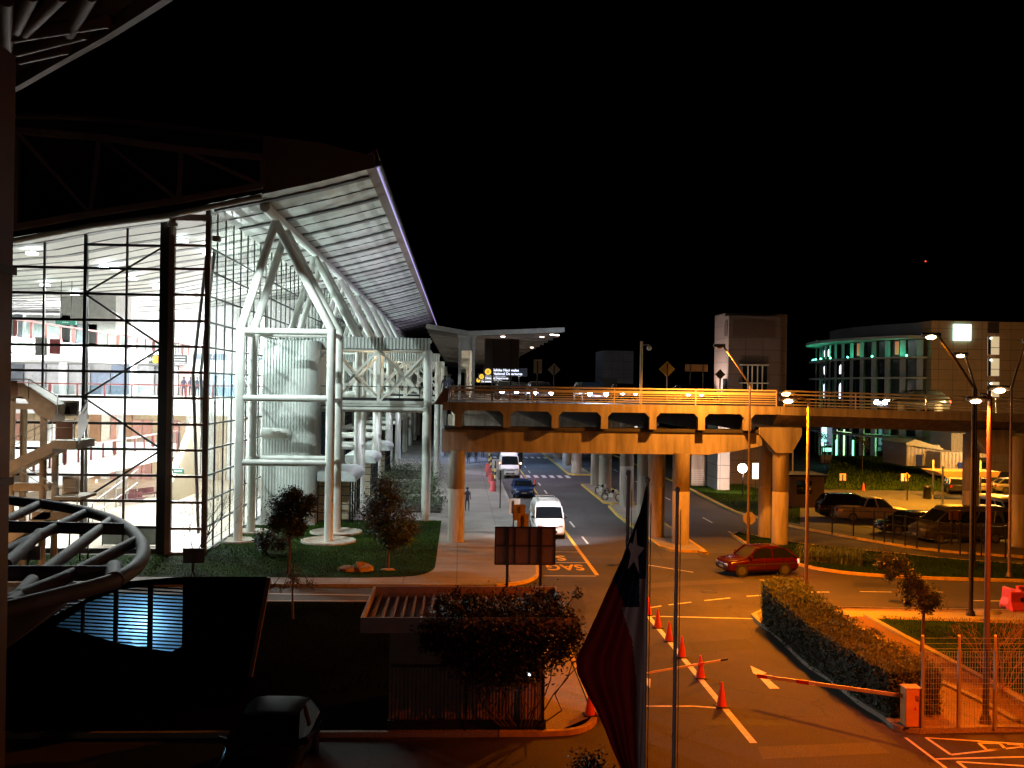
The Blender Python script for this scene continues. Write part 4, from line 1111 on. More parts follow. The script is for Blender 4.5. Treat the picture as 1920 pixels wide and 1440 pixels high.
# flood light on the lift tower side and under the ramp
ff = AT(1392, 878, 88); fl = thing('flood_light', 'glaring pinkish flood light under the ramp at the concrete wall', 'flood light', (ff.x, 88, .1))
MB().tube([(ff.x+.1, 88.1, .1), (ff.x+.1, 88.1, ff.z)], .06, 8).build('pole', M_dark, fl)
MB().ball(ff, .42, (1, 1, 1)).build('lamp_glass', emit_mat('lamp_pink_white', (1, .6, .45), 30), fl)
lamp('SPOT', ff + Vector((-.4, -.5, 0)), 5200, (1, .66, .52), .3, target=(26.2, 94, 2.5), angle=110, blend=.6)
lamp('SPOT', (et.location.x-5.0, 102.4, 8.8), 8000, (1, .8, .7), .15, target=(et.location.x-2, 103, 12.3), angle=90)
a = AT(1418, 876, 88); pn = thing('light_box', 'small white lit panel right of the pinkish flood light', 'panel', (a.x, 88, 0))
MB().box(a.x-.3, a.x+.3, 88, 88.15, AT(0, 884, 88).z, a.z+.35).build('lit_face', emit_mat('lit_cream', (1, .85, .65), 2.5), pn); MB().bar((a.x, 88.1, 0), (a.x, 88.1, a.z), .08).build('post', M_dark, pn)
a = AT(1450, 865, 80); ls = thing('light_column', 'tall narrow white lit column between the orange ramp columns', 'light column', (a.x, 80, 0))
MB().tube([(a.x, 80, .1), (a.x, 80, 2)], .08, 8).build('pole', M_dark, ls); MB().tube([AT(1450, 880, 80), AT(1450, 833, 80)], .17, 12).build('lit_face', M_whE, ls)
# ================================================================== vehicles
def rrect(w, z0, z1, y, top_w=None, n=3):
    tw = top_w if top_w is not None else w
    return [(-w*.93, y, z0), (w*.93, y, z0), (w, y, z0+(z1-z0)*.25), (w*1.0, y, z0+(z1-z0)*.7), (tw*.97, y, z1-.02), (tw*.8, y, z1+.03), (-tw*.8, y, z1+.03), (-tw*.97, y, z1-.02), (-w*1.0, y, z0+(z1-z0)*.7), (-w, y, z0+(z1-z0)*.25)]
def car(name, label, cat, L, W, Ht, belt, hood, st, paint, kind='car', lights=(0, 0), group=None, roofpaint=None):
    """st = (front windscreen base, roof front, roof rear, rear glass base) as fractions from the nose (nose at -y)"""
    t = thing(name, label, cat, (0, 0, 0), group)
    w = W/2; yf = -L/2; P = lambda f: yf + L*f
    mb = MB(); zb = .28 if kind != 'van' else .3
    secs = [(0.0, zb+.12, hood-.28, w*.80), (.012, zb+.02, hood-.14, w*.88), (.05, zb-.02, hood-.05, w*.95), (st[0]*.6, zb-.05, hood, w*.99), (st[0], zb-.05, belt-.03, w), (.5, zb-.05, belt, w), (.9, zb-.05, belt+.01, w), (.965, zb, belt-.02, w*.96), (1.0, zb+.1, belt-.12, w*.88)]
    rings = [rrect(ww, z0, z1, P(f)) for f, z0, z1, ww in secs]; n = 10
    vs = [p for r_ in rings for p in r_]
    mb.add(vs, [(i*n+j, (i+1)*n+j, (i+1)*n+(j+1) % n, i*n+(j+1) % n) for i in range(len(rings)-1) for j in range(n)], True)
    mb.add(rings[0], [tuple(range(n))]); mb.add(rings[-1], [tuple(reversed(range(n)))])
    mb.build('body', paint, t)
    # greenhouse
    tw = w*.78 if kind != 'van' else w*.86
    rt_ = .06 if kind != 'van' else .28
    g = MB()
    lo = [(-w*.93, P(st[0]), belt), (w*.93, P(st[0]), belt), (w*.95, P(st[3]), belt), (-w*.95, P(st[3]), belt)]
    hi = [(-tw, P(st[1]), Ht-rt_), (tw, P(st[1]), Ht-rt_), (tw, P(st[2]), Ht-rt_), (-tw, P(st[2]), Ht-rt_)]
    g.add(lo+hi, [(0, 1, 5, 4), (1, 2, 6, 5), (2, 3, 7, 6), (3, 0, 4, 7)])
    g.build('windows', M_carglass, t)
    r_ = MB()
    ym = (P(st[1])+P(st[2]))/2
    k = [(P(st[1])-.04, Ht-rt_-.015, tw), (P(st[1])+.05, Ht-rt_*.55, tw*.995), (P(st[1])+.2, Ht-rt_*.2, tw*.99), (P(st[1])+.5, Ht+.005, tw*.99), (ym, Ht+.02, tw*1.0), (P(st[2])-.4, Ht, tw*.99), (P(st[2])-.12, Ht-rt_*.35, tw*.985), (P(st[2])+.03, Ht-rt_-.02, tw*.97)]
    vs = []
    for y, z, ww in k: vs += [(-ww*1.015, y, Ht-rt_-.02), (-ww*.96, y, z-.02), (-ww*.5, y, z+.01), (ww*.5, y, z+.01), (ww*.96, y, z-.02), (ww*1.015, y, Ht-rt_-.02)]
    r_.add(vs, [(i*6+j, i*6+j+1, (i+1)*6+j+1, (i+1)*6+j) for i in range(len(k)-1) for j in range(5)], True)
    for a, b in ((lo[0], hi[0]), (lo[1], hi[1]), (lo[2], hi[2]), (lo[3], hi[3])): r_.bar(a, b, .07, .09)
    nP = 2 if kind != 'van' else 4
    for i in range(1, nP):
        f = i/nP
        for s_ in (0, 1):
            a = Vector(lo[0+s_]).lerp(Vector(lo[3-s_]), f); b = Vector(hi[0+s_]).lerp(Vector(hi[3-s_]), f); r_.bar(a, b, .07, .08)
    r_.build('roof', roofpaint or paint, t)
    tr_ = MB()
    for s_ in (-1, 1): tr_.bar((s_*(w+.004), P(.1), belt-.32), (s_*(w+.004), P(.93), belt-.3), .02, .05)
    tr_.build('side_trim', M_blk, t, base=(0, 0, 0))
    dl = MB()
    for f in (st[0]+.02, .5, st[2]-.02):
        for s_ in (-1, 1): dl.bar((s_*(w+.002), P(f), belt-.04), (s_*(w+.002), P(f), .36), .012, .012, (0, 1, 0))
    dl.build('door_seams', M_blk, t, base=(0, 0, 0))
    # wheels
    R_ = .33 if kind != 'van' else .35
    for fy_ in (.185, .79):
        for s_ in (-1, 1):
            x = s_*(w-.09)
            tyre = MB().tube([(x-.11, P(fy_), R_), (x+.11, P(fy_), R_)], R_, 20).build('wheel', M_black, t)
            xx = x + s_*.115
            q = MB().tube([(xx-.01, P(fy_), R_), (xx+.01, P(fy_), R_)], R_*.62, 16); q.build('rim', mat('wheel_rim', (.16, .16, .16), .35, .7), tyre)
    # lights
    hl = emit_mat('headlamp_on', (1, .95, .85), 12) if lights[0] else mat('headlamp_glass', (.5, .5, .5), .12, .6)
    tl = emit_mat('tail_lamp_on', (1, .05, .03), 16) if lights[1] else mat('tail_lamp_glass', (.3, .01, .01), .2)
    for s_ in (-1, 1):
        MB().box(s_*w*.66-.15, s_*w*.66+.15, P(.004)-.02, P(.03), hood-.33, hood-.17).build('headlight', hl, t, base=(0, 0, 0), bevel=.03)
        MB().box(s_*w*.8-.1, s_*w*.8+.1, P(.97), P(1)+.03, belt-.32, belt-.1).build('tail_light', tl, t, base=(0, 0, 0), bevel=.02)
        MB().bar((s_*w*.95, P(st[0])+.12, belt+.04), (s_*(w+.17), P(st[0])+.16, belt+.1), .09, .15).build('mirror', M_dark if kind == 'van' else paint, t)
    MB().box(-w*.45, w*.45, P(0)-.012, P(.02), zb+.12, zb+.27).box(-w*.5, w*.5, P(.0)+.0, P(.02), hood-.34, hood-.24).build('grille', M_blk, t)
    MB().box(-.2, .2, P(0)-.025, P(0)-.01, zb+.15, zb+.25).build('number_plate', M_sb, t)
    return t
def place(t, p, rz, z=.0):
    t.location = (p[0], p[1], z); t.rotation_euler = (0, 0, rz); return t
P_blk = mat('paint_black', (.012, .013, .016), .14, .3, var=.05, spec=.8)
P_wht = mat('paint_white', (.75, .75, .74), .3, var=.04)
P_blu = mat('paint_dark_blue', (.02, .045, .13), .2, .3, var=.05)
P_red = mat('paint_red', (.05, .003, .003), .2, .2)
P_tan = mat('paint_silver_tan', (.26, .22, .19), .35, .3)
P_dk = mat('paint_dark_grey', (.03, .03, .035), .25, .3)
P_cream = mat('paint_cream', (.6, .5, .35), .35)
def cp_(px, py): return G(px, py)
c0 = car('parked_car', 'dark car parked at the bottom left, its headlamp catching red light', 'car', 4.0, 1.82, 1.48, .95, .82, (.25, .45, .82, .97), P_blk, roofpaint=mat('paint_black_dull', (.006, .006, .008), .5, var=.05, spec=.15))
place(c0, (AT(500, 1400, 24.5).x, 25.1), R(-3))
c1 = car('white_van', 'white van parked at the kerb behind the big grey sign board', 'van', 5.0, 1.95, 2.2, 1.25, 1.08, (.16, .3, .97, .995), P_wht, 'van')
place(c1, (5.85, 65.2), 0)
rk = MB()
for x in (-.6, .6): rk.bar((x, -.9, 2.3), (x, 2.1, 2.3), .05)
for y in (-.9, .3, 2.1): rk.bar((-.6, y, 2.3), (.6, y, 2.3), .05)
rk.build('roof_rack', M_galv, c1, base=(0, 0, 0))
c2 = car('blue_car', 'dark blue sedan waiting between the two white vans', 'car', 4.5, 1.8, 1.45, .95, .86, (.28, .42, .78, .93), P_blu)
place(c2, (5.7, 88.0), 0)
c3 = car('white_van', 'far white van with lit indicators standing before the bus', 'van', 5.4, 2.0, 2.5, 1.35, 1.15, (.17, .3, .97, .995), P_wht, 'van')
place(c3, (5.45, 107.5), 0)
for s_ in (-1, 1): MB().ball((s_*1.15, -1.7, 1.5), .1).build('indicator', emit_mat('indicator_orange', (1, .35, .15), 12), c3, base=(0, 0, 0))
c4 = thing('bus', 'dark bus at the kerb behind the far white van', 'bus', (6.3, 118, 0))
MB().box(5.0, 7.6, 118, 129, .35, 3.3).build('body', P_dk, c4, bevel=.15)
MB().box(5.15, 7.45, 117.93, 118.0, 1.2, 3.0).build('windscreen', M_carglass, c4)
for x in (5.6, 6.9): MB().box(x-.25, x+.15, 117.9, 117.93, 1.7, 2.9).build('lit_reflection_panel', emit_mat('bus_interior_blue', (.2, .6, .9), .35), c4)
for x in (5.2, 7.35):
    for y in (120, 126): MB().tube([(x-.12, y, .48), (x+.12, y, .48)], .48, 18).build('wheel', M_black, c4)
c5 = car('red_car', 'red hatchback with bright tail lamps turning past the ramp columns', 'car', 4.0, 1.75, 1.48, .95, .85, (.27, .42, .82, .97), P_red, lights=(0, 1))
place(c5, (AT(1425, 1060, 51).x, 51.6), 0)
c5.rotation_euler = (0, 0, R(-80))
for l_ in ((AT(1510, 1050, 52).x, 51.3, .8),): lamp('POINT', l_, 40, (1, .08, .05), .1)
# deck traffic with headlamps
dk = car('dark_car', 'car with glaring bluish headlamps on the elevated road', 'car', 4.3, 1.8, 1.5, .95, .85, (.27, .42, .82, .97), P_blk, lights=(1, 0), group='cars on the elevated road')
a = AT(1115, 740, 70); place(dk, (a.x, 72.2), R(6), 8.58)
lamp('POINT', (a.x, 68.6, 9.35), 900, (.6, .75, 1), .1)
M_star = emit_mat('headlamp_glare', (.75, .85, 1), 60)
for s_ in (-1, 1): MB().ball((s_*.6, -2.22, .64), .17).build('headlight_bulb', M_star, dk, base=(0, 0, 0))
for px, Y, lb in ((1012, 78, 'dark car with headlamps lit, left of the glaring one'), (1170, 92, 'dark car farther back on the elevated road behind the glaring one'), (950, 84, 'dark car at the left end of the elevated road under the lit signs'), (975, 98, 'small dark car deep under the canopy'), (1290, 90, 'dark car toward the right end of the elevated road')):
    a = AT(px, 740, Y); copy_tree(dk, loc=(a.x, Y, 8.58), rz=R(3), label=lb)
# parking cars
def PK(t, px, py, rz, z=.13):
    p = G(px, py, .13); t.location = (p.x, p.y, z); t.rotation_euler = (0, 0, R(rz)); return t
PK(car('estate_car', 'black off-road vehicle at the left end of the dark car park', 'car', 4.7, 1.9, 1.85, 1.1, .98, (.25, .38, .88, .98), P_blk), 1592, 972, 82)
pu = car('pickup_truck', 'silver pickup truck nose right behind the black off-road vehicle', 'pickup', 5.3, 1.85, 1.75, 1.08, .98, (.25, .38, .58, .64), P_tan); PK(pu, 1632, 976, 84)
PK(car('estate_car', 'low black car in the dark middle of the car park', 'car', 4.6, 1.85, 1.5, .95, .82, (.25, .4, .85, .98), P_blk), 1707, 1000, -84)
mbu = car('minibus', 'long dark minibus with pale side behind the fence posts', 'minibus', 6.2, 2.0, 2.3, 1.3, 1.1, (.14, .28, .98, .995), mat('paint_grey', (.035, .032, .032), .4), 'van'); PK(mbu, 1800, 1015, -86)
PK(car('white_van', 'cream van facing us between the dark column and the right edge', 'van', 4.8, 1.9, 2.1, 1.2, 1.05, (.17, .3, .97, .995), P_cream, 'van'), 1880, 985, 8)
hb_ = car('hatchback', 'small dark hatchback with a pale roof at the far lit car park', 'car', 3.7, 1.65, 1.5, .95, .85, (.27, .42, .85, .97), P_dk, lights=(0, 0), roofpaint=P_cream); PK(hb_, 1789, 924, 165)
PK(car('pale_car', 'pale car beside the dark hatchback in the far car park', 'car', 4.2, 1.75, 1.45, .95, .85, (.27, .42, .82, .95), P_cream), 1834, 923, 100)
PK(car('pale_car', 'pale car at the far right, partly behind the dark column', 'car', 4.2, 1.75, 1.45, .95, .85, (.27, .42, .82, .95), P_tan), 1905, 925, 80)
# motorcycles
def moto(label, px, py, rz):
    t = thing('motorcycle', label, 'motorcycle', (0, 0, 0), 'motorcycles parked among the columns')
    for y in (-.68, .68):
        w_ = MB(); pts = [(0, y+.31*math.cos(a), .31+.31*math.sin(a)) for a in [2*math.pi*i/18 for i in range(19)]]
        w_.tube(pts, .05, 8, False); o = w_.build('wheel', M_black, t, base=(0, 0, 0))
        s_ = MB()
        for i in range(6):
            a = math.pi*i/6; s_.bar((0, y-.28*math.cos(a), .31-.28*math.sin(a)), (0, y+.28*math.cos(a), .31+.28*math.sin(a)), .015)
        s_.build('spokes', M_galv, o, base=(0, 0, 0))
    MB().bar((0, -.68, .31), (0, -.38, .95), .06).bar((0, -.4, .9), (0, .1, .5), .08).bar((0, .1, .4), (0, .68, .31), .06).box(-.14, .14, -.2, .25, .28, .6).build('frame', M_galv, t, base=(0, 0, 0))
    MB().ball((0, -.12, .82), .2, (.8, 1, .8)).build('fuel_tank', P_blk, t, base=(0, 0, 0))
    MB().box(-.12, .12, .05, .75, .76, .84).build('seat', M_black, t, base=(0, 0, 0), bevel=.03)
    MB().tube([(-.35, -.3, 1.02), (0, -.38, .98), (.35, -.3, 1.02)], .018, 8).build('handlebar', M_galv, t, base=(0, 0, 0))
    MB().ball((0, -.5, .86), .1).build('headlight', M_galv, t, base=(0, 0, 0))
    p = G(px, py, .13); t.location = (p.x, p.y, .13); t.rotation_euler = (0, 0, R(rz)); return t
moto('motorcycle nearer us on the island beside a grey column', 1147, 939, 50)
moto('motorcycle farther back behind the first one', 1129, 928, 30)
# ================================================================== cones
def cone_at(px, py, lab, first=None):
    p = G(px, py, .0)
    if first: return copy_tree(first, loc=p, label=lab)
    t = thing('traffic_cone', lab, 'traffic cone', p, 'orange traffic cones')
    MB().box(p.x-.2, p.x+.2, p.y-.2, p.y+.2, 0.004, .035).build('base', M_black, t, bevel=.01)
    MB().lathe(p, [(.155, .03), (.15, .06), (.035, .74), (.03, .75), (.001, .75)], 20).build('cone', M_orangeP, t)
    return t
cs = [(1353, 1325, 'largest orange cone, at the end of the stop line'), (1313, 1271, 'second nearest cone, under the tip of the left barrier arm'), (1278, 1232, 'cone just right of the bare flag pole'), (1254, 1202, 'cone touching the left side of the bare flag pole'), (1233, 1177, 'orange cone second from the far end of the row'), (1215, 1153, 'farthest orange cone, half behind the flag'), (1106, 1341, 'orange cone on the booth island behind the flag')]
k0 = cone_at(cs[0][0], cs[0][1], cs[0][2])
for a, b, l_ in cs[1:-1]: cone_at(a, b, l_, k0)
p = G(cs[-1][0], cs[-1][1], .13); copy_tree(k0, loc=p, label=cs[-1][2])
p = G(1003, 911, 0); copy_tree(k0, loc=p, label='small cone on the road beside the dark blue sedan')
p = G(1619, 920, .13); copy_tree(k0, loc=p, label='tiny cone at the foot of the grass slope')
# striped bollards on arrivals pavement
M_strY = mat('bollard_yellow', (.6, .45, .1), .5); M_pink = mat('bollard_red', (.6, .1, .1), .5)
for i, (px, py) in enumerate(((924, 905), (920, 893), (928, 921), (917, 884))):
    p = G(px, py, .13); lb = ['yellow and black striped post behind the red based one', 'striped post farther along the kerb', 'nearest striped post with a wide red base', 'farthest striped post of the kerb row'][i]
    t = thing('striped_post', lb, 'post', p, 'striped posts along the pavement kerb')
    mb = MB(); m2 = MB()
    for k in range(8): (mb if k % 2 else m2).tube([(p.x, p.y, .1+k*.3), (p.x, p.y, .4+k*.3)], .09, 10)
    mb.build('dark_bands', M_blk, t); m2.build('yellow_bands', M_strY, t)
    MB().cone((p.x-.2, p.y-.2, .13), .3, .2, .9).build('base', M_pink, t)
# ================================================================== barriers
b0 = G(1707, 1361, .12); bt = thing('barrier_gate', 'orange barrier box with a long red and white arm across the lane', 'barrier', b0)
MB().box(b0.x-.22, b0.x+.22, b0.y-.18, b0.y+.2, .12, 1.22).build('housing', mat('barrier_orange', (.6, .3, .1), .45), bt, bevel=.02)
MB().box(b0.x-.25, b0.x+.25, b0.y-.22, b0.y+.24, .1, .16).build('base', M_dark, bt)
MB().add([(b0.x+.0, b0.y-.185, .62), (b0.x+.1, b0.y-.185, .62), (b0.x+.05, b0.y-.185, .74)], [(0, 1, 2)]).build('warning_mark', M_redP, bt)
MB().box(b0.x-.24, b0.x+.24, b0.y-.2, b0.y+.22, 1.22, 1.25).build('lid', mat('barrier_lid', (.6, .42, .25), .45), bt)
tip = AT(1420, 1267, 30.6); ho_ = Vector((b0.x+.15, b0.y-.24, AT(1715, 1304, b0.y).z))
def boom(root, a, b, segs, s=1):
    o = MB().bar(a, b, .05*s, .1*s).build('arm', mat('arm_pale', (.6, .5, .4), .45), root)
    for f0_, f1_, mt in segs:
        MB().bar(a.lerp(b, f0_), a.lerp(b, f1_), .056*s, .115*s).build('arm_band', mt, o)
boom(bt, ho_, tip, ((0, .13, mat('band_orange', (.5, .2, .06), .5)), (.62-.0, .66, M_white), (.66, .74, M_redP), (.9, .93, M_white), (.93, 1, M_redP)))
# second barrier, housing hidden behind the flag
h2 = G(1150, 1372, .12); h2 = Vector((4.6, 29.6, 0)); b2 = thing('barrier_gate', 'left barrier with a thin arm reaching over the cones from behind the flag', 'barrier', h2)
MB().box(h2.x-.2, h2.x+.2, h2.y-.18, h2.y+.18, 0, 1.1).build('housing', mat('barrier_orange', (.6, .3, .1), .45), b2, bevel=.02)
MB().box(h2.x-.24, h2.x+.24, h2.y-.22, h2.y+.22, 0, .06).build('base', M_dark, b2)
boom(b2, Vector((h2.x, h2.y-.22, .98)), AT(1364, 1236, 33), ((.68, .72, M_white), (.72, .78, M_redP), (.93, 1, M_dark)), .55)
# red water filled barriers
def wbar(px, py, lab, rz=0, first=None):
    p = G(px, py, 0)
    if first: return copy_tree(first, loc=p, rz=R(rz), label=lab)
    t = thing('water_barrier', lab, 'road barrier', p, 'red plastic road barriers')
    mb = MB().ext([(p.y-.25, 0), (p.y-.25, .2), (p.y-.12, .5), (p.y-.09, .95), (p.y+.09, .95), (p.y+.12, .5), (p.y+.25, .2), (p.y+.25, 0)], 'x', p.x-.5, p.x+.5)
    mb.build('body', mat('barrier_red', (.65, .06, .05), .4), t, bevel=.05)
    MB().box(p.x-.4, p.x-.15, p.y-.27, p.y-.24, .0, .12).box(p.x+.15, p.x+.4, p.y-.27, p.y-.24, .0, .12).build('fork_slots', M_blk, t)
    MB().tube([(p.x, p.y-.13, .62), (p.x, p.y-.1, .62)], .1, 14).build('hole_rim', M_blk, t)
    return t
w0 = wbar(1914, 1150, 'nearest red plastic road barrier at the right edge')
wbar(1899, 1143, 'red plastic barrier at the left end of the group', -70, w0); wbar(1925, 1137, 'red plastic barrier behind the nearest one', 8, w0)
# ================================================================== fence with angled posts
fe = thing('mesh_fence', 'wire mesh fence with angled post tops at the lower right', 'fence', G(1747, 1366, .12))
fy0 = G(1747, 1366, .12).y; xs_ = [AT(x, 0, fy0).x for x in (1747, 1815)]; dxf = xs_[1]-xs_[0]
xs_ = [xs_[0]+dxf*i for i in range(8)]
for x in xs_:
    MB().bar((x, fy0, .1), (x, fy0, 2.35), .075).build('post', M_galv, fe)
    MB().bar((x, fy0, 2.33), (x-.08, fy0-.12, 2.78), .06, .09).build('post_top', mat('post_top_white', (.7, .6, .5), .5), fe)
mb = MB(); x = xs_[0]
while x < xs_[-1]: mb.bar((x, fy0-.03, .15), (x, fy0-.03, 2.3), .009); x += .075
for i in range(15): mb.bar((xs_[0], fy0-.03, .2+i*.15), (xs_[-1], fy0-.03, .2+i*.15), .008)
for z in (2.4, 2.55, 2.7): mb.bar((xs_[0], fy0-.1, z), (xs_[-1], fy0-.1, z), .008)
mb.build('wire_mesh', M_galv, fe)
# parking fence posts
pf = thing('parking_fence', 'row of dark posts and rails in front of the parked cars', 'fence', G(1640, 1015, .13))
pts = [G(x, y, .13) for x, y in ((1560, 1000), (1600, 1005), (1638, 1012), (1658, 1017), (1674, 1019), (1697, 1023), (1719, 1028), (1760, 1036), (1800, 1040), (1840, 1043), (1885, 1046))]
for p in pts: MB().bar(p, p+Vector((0, 0, 1.9)), .07).build('post', M_dark, pf)
mb = MB()
for a, b in zip(pts, pts[1:]):
    for z in (.2, .7, 1.2, 1.8): mb.bar(a+Vector((0, 0, z)), b+Vector((0, 0, z)), .02)
mb.build('wires', M_dark, pf)
# booth shed in the car park, bus shelter
sh = thing('guard_hut', 'dark low guard hut behind the ramp columns', 'hut', G(1500, 950, .13))
a = AT(1480, 893, 80); b = AT(1545, 950, 80)
MB().box(a.x, b.x, 80, 83, .13, a.z).build('wall', mat('hut_wall', (.2, .14, .1), .7), sh); MB().box(a.x-.2, b.x+.2, 79.7, 83.3, a.z, a.z+.15).build('roof', M_dark, sh)
MB().box(AT(1507, 0, 79.9).x, AT(1535, 0, 79.9).x, 79.93, 79.99, 1.2, 2.3).build('window', M_carglass, sh)
bs = thing('shelter', 'flat roofed shelter lit from behind at the far car park', 'shelter', G(1800, 930, .13))
a = AT(1742, 880, 88); b = AT(1848, 885, 88)
MB().ext([(a.x-.3, a.z), (b.x+.3, a.z), (b.x, a.z-.5), (a.x+.6, a.z-.5)], 'y', 86, 89).build('roof', mat('shelter_roof', (.3, .2, .12), .6), bs)
for px, py in ((1749, 935), (1767, 953), (1838, 936)):
    q = G(px, py, .13); MB().tube([q, (q.x, q.y, 3.6)], .08, 10).build('post', M_whitesteel, bs)
bn = thing('litter_bin', 'dark ribbed bin beside the shelter post', 'bin', G(1738, 935, .13)); q = G(1738, 935, .13)
MB().lathe(q, [(.3, 0), (.33, .1), (.33, 1.0), (.36, 1.02), (.36, 1.1), (.1, 1.12)], 16).build('body', M_dark, bn); MB().lathe(q+Vector((0, 0, 1.1)), [(.3, 0), (.2, .12), (.01, .16)], 16).build('lid', M_dark, bn)
# ================================================================== booth
bo = thing('guard_booth', 'small guard booth with ribbed pale roof fascia and slatted walls, overgrown by a vine', 'booth', G(890, 1370, .12))
by = 27.9; x0 = AT(748, 0, by).x; x1 = AT(1034, 0, by).x; M_bw = mat('booth_panel', (.3, .26, .23), .6)
mb = MB(); mb.ribbed((x0, by, .12), (1, 0, 0), x1-x0, (0, 0, 1), 2.75, .09, .02, (0, -1, 0)); mb.box(x0, x1, by+.02, by+3, .12, 2.85); mb.build('wall', M_bw, bo)
rx0 = AT(693, 0, 27).x; rx1 = AT(1088, 0, 27).x
MB().box(rx0, rx1, 27.0, 27.06, 2.92, 3.34).box(rx0, rx0+.06, 27.06, 31.2, 2.92, 3.34).box(rx1-.06, rx1, 27.06, 31.2, 2.92, 3.34).box(rx0, rx1, 31.2, 31.26, 2.92, 3.34).box(rx0+.06, rx1-.06, 27.06, 31.2, 2.93, 3.0).build('roof_fascia', mat('fascia_pale', (.42, .36, .33), .6), bo)
mb = MB(); x = rx0+.25
while x < rx1-.2: mb.bar((x, 27.1, 3.08), (x, 31.15, 3.08), .07, .14); x += .27
mb.build('roof_ribs', mat('rib_brown', (.26, .2, .17), .6), bo)
MB().box(AT(920, 0, 27.8).x, AT(1030, 0, 27.8).x, 27.82, 27.88, 1.35, 2.5).build('window', M_carglass, bo)
MB().box(x0, x1+.1, 27.5, 27.58, .12, .4).build('base_rail', M_dark, bo)
q = AT(992, 1265, 27.7); MB().ball((q.x, 27.7, q.z), .035, (1, 1, 1.5)).build('door_lamp', emit_mat('lamp_bluewhite', (.6, .8, 1), 14), bo)
gate = thing('mesh_gate', 'dark wire mesh gate in front of the booth wall', 'gate', (x1, 27.5, .12)); mb = MB(); x = x0
while x < x1: mb.bar((x, 27.44, .14), (x, 27.44, 1.9), .012); x += .11
mb.build('wire_mesh', M_dark, gate); MB().bar((x1, 27.44, .12), (x1, 27.44, 2.1), .08).bar(((x0+x1)/2, 27.44, .12), ((x0+x1)/2, 27.44, 2.0), .05).bar((x0, 27.44, 1.9), (x1, 27.44, 1.9), .04).build('gate_frame', M_dark, gate)
# ================================================================== vegetation
def foliage(mb, c, r, n, s=.09, sc=(1, 1, 1), shell=.5):
    c = Vector(c)
    for _ in range(n):
        d = Vector((random.gauss(0, 1), random.gauss(0, 1), random.gauss(0, 1))) * r * .62
        p = c + Vector((d.x*sc[0], d.y*sc[1], d.z*sc[2]))
        a = Vector((random.uniform(-1, 1), random.uniform(-1, 1), random.uniform(-1, 1))).normalized(); b = a.orthogonal().normalized()
        ss = s * random.uniform(.6, 1.5)
        mb.add([p-a*ss, p+b*ss*.4, p+a*ss, p-b*ss*.4], [(0, 1, 2, 3)])
def tree(label, base, trunk, clumps, leaf=.1, n=260, mt=None, name='tree', lean=(0, 0), group=None, rt=.09):
    base = Vector(base); t = thing(name, label, 'tree', base, group)
    tr = MB(); top_ = base + Vector((lean[0], lean[1], trunk))
    tr.tube([base, base.lerp(top_, .5)+Vector((random.uniform(-.08, .08), 0, 0)), top_], rt, 8, True, rt*.55)
    cr = MB()
    for (x, y, z, r) in clumps:
        c = base + Vector((x, y, z)); tr.tube([base.lerp(top_, random.uniform(.6, 1)), base.lerp(top_, 1).lerp(c, .5)+Vector((0, 0, .1)), c], rt*.4, 6, True, .015)
        for _ in range(5):
            e = c + Vector((random.uniform(-r, r), random.uniform(-r, r), random.uniform(-r, r)))*.8; tr.tube([c, e], .015, 5, False)
        for _ in range(4):
            cc = c + Vector((random.uniform(-r, r), random.uniform(-r, r), random.uniform(-r, r)))*.55
            foliage(cr, cc, r*.7, n//4, leaf)
    tr.build('trunk', M_bark, t); cr.build('crown', mt or M_leaf, t); return t
def cl(px_list, base, Y, s):
    """clumps from picture positions at distance Y: (px,py,r_px)"""
    out = []
    for x, y, r in px_list:
        p = AT(x, y, Y) - Vector(base); out.append((p.x, random.uniform(-.5, .5)*s, p.z, r*Y/F))
    return out
b_ = G(547, 1170, .12); b_ = Vector((AT(548, 1075, 46).x, 46.0, .12))
b_ = G(540, 1075, .15)
tree('dark round tree on the left of the lawn before the corrugated tower', b_, 2.6, cl([(522, 955, 20), (545, 935, 16), (556, 925, 12), (525, 965, 24), (570, 955, 20), (545, 975, 26), (580, 940, 12), (515, 978, 16), (562, 985, 14), (553, 990, 16)], b_, b_.y, 1), .06, 1300, group='trees on the lawn')
b_ = G(727, 1065, .15)
tree('wide loose tree on the right of the lawn in front of the pavement', b_, 2.4, cl([(715, 930, 30), (735, 925, 20), (700, 955, 24), (730, 960, 30), (750, 975, 24), (765, 990, 20), (715, 985, 26), (740, 1000, 24), (700, 975, 20), (735, 1012, 18), (755, 1005, 14), (720, 912, 16)], b_, b_.y, 1), .06, 950, group='trees on the lawn')
b_ = G(500, 1040, .15); tree('low dark bush left of the lawn, below the frame columns', b_, .5, cl([(505, 1015, 20), (525, 1022, 16), (490, 1018, 12)], b_, b_.y, 1), .09, 500, name='bush')
b_ = G(549, 1160, .12)
tree('thin bare young tree standing in the dark verge beside the street', b_, 2.2, cl([(535, 1095, 10), (560, 1092, 12), (548, 1085, 12), (510, 1100, 8), (580, 1098, 8)], b_, b_.y, 1), .05, 60, rt=.05)
b_ = G(1728, 1222, .13)
tree('small leaning tree with loose crown on the dark right verge', b_, 2.3, cl([(1660, 1062, 9), (1672, 1075, 12), (1690, 1060, 12), (1705, 1065, 12), (1700, 1082, 14), (1712, 1105, 16), (1698, 1100, 12), (1735, 1105, 14), (1722, 1125, 18), (1745, 1125, 14), (1705, 1130, 12), (1735, 1143, 14), (1750, 1140, 10), (1720, 1090, 12), (1752, 1118, 9)], b_, b_.y, .8), .055, 300, group=None, lean=(.1, 0), rt=.07)
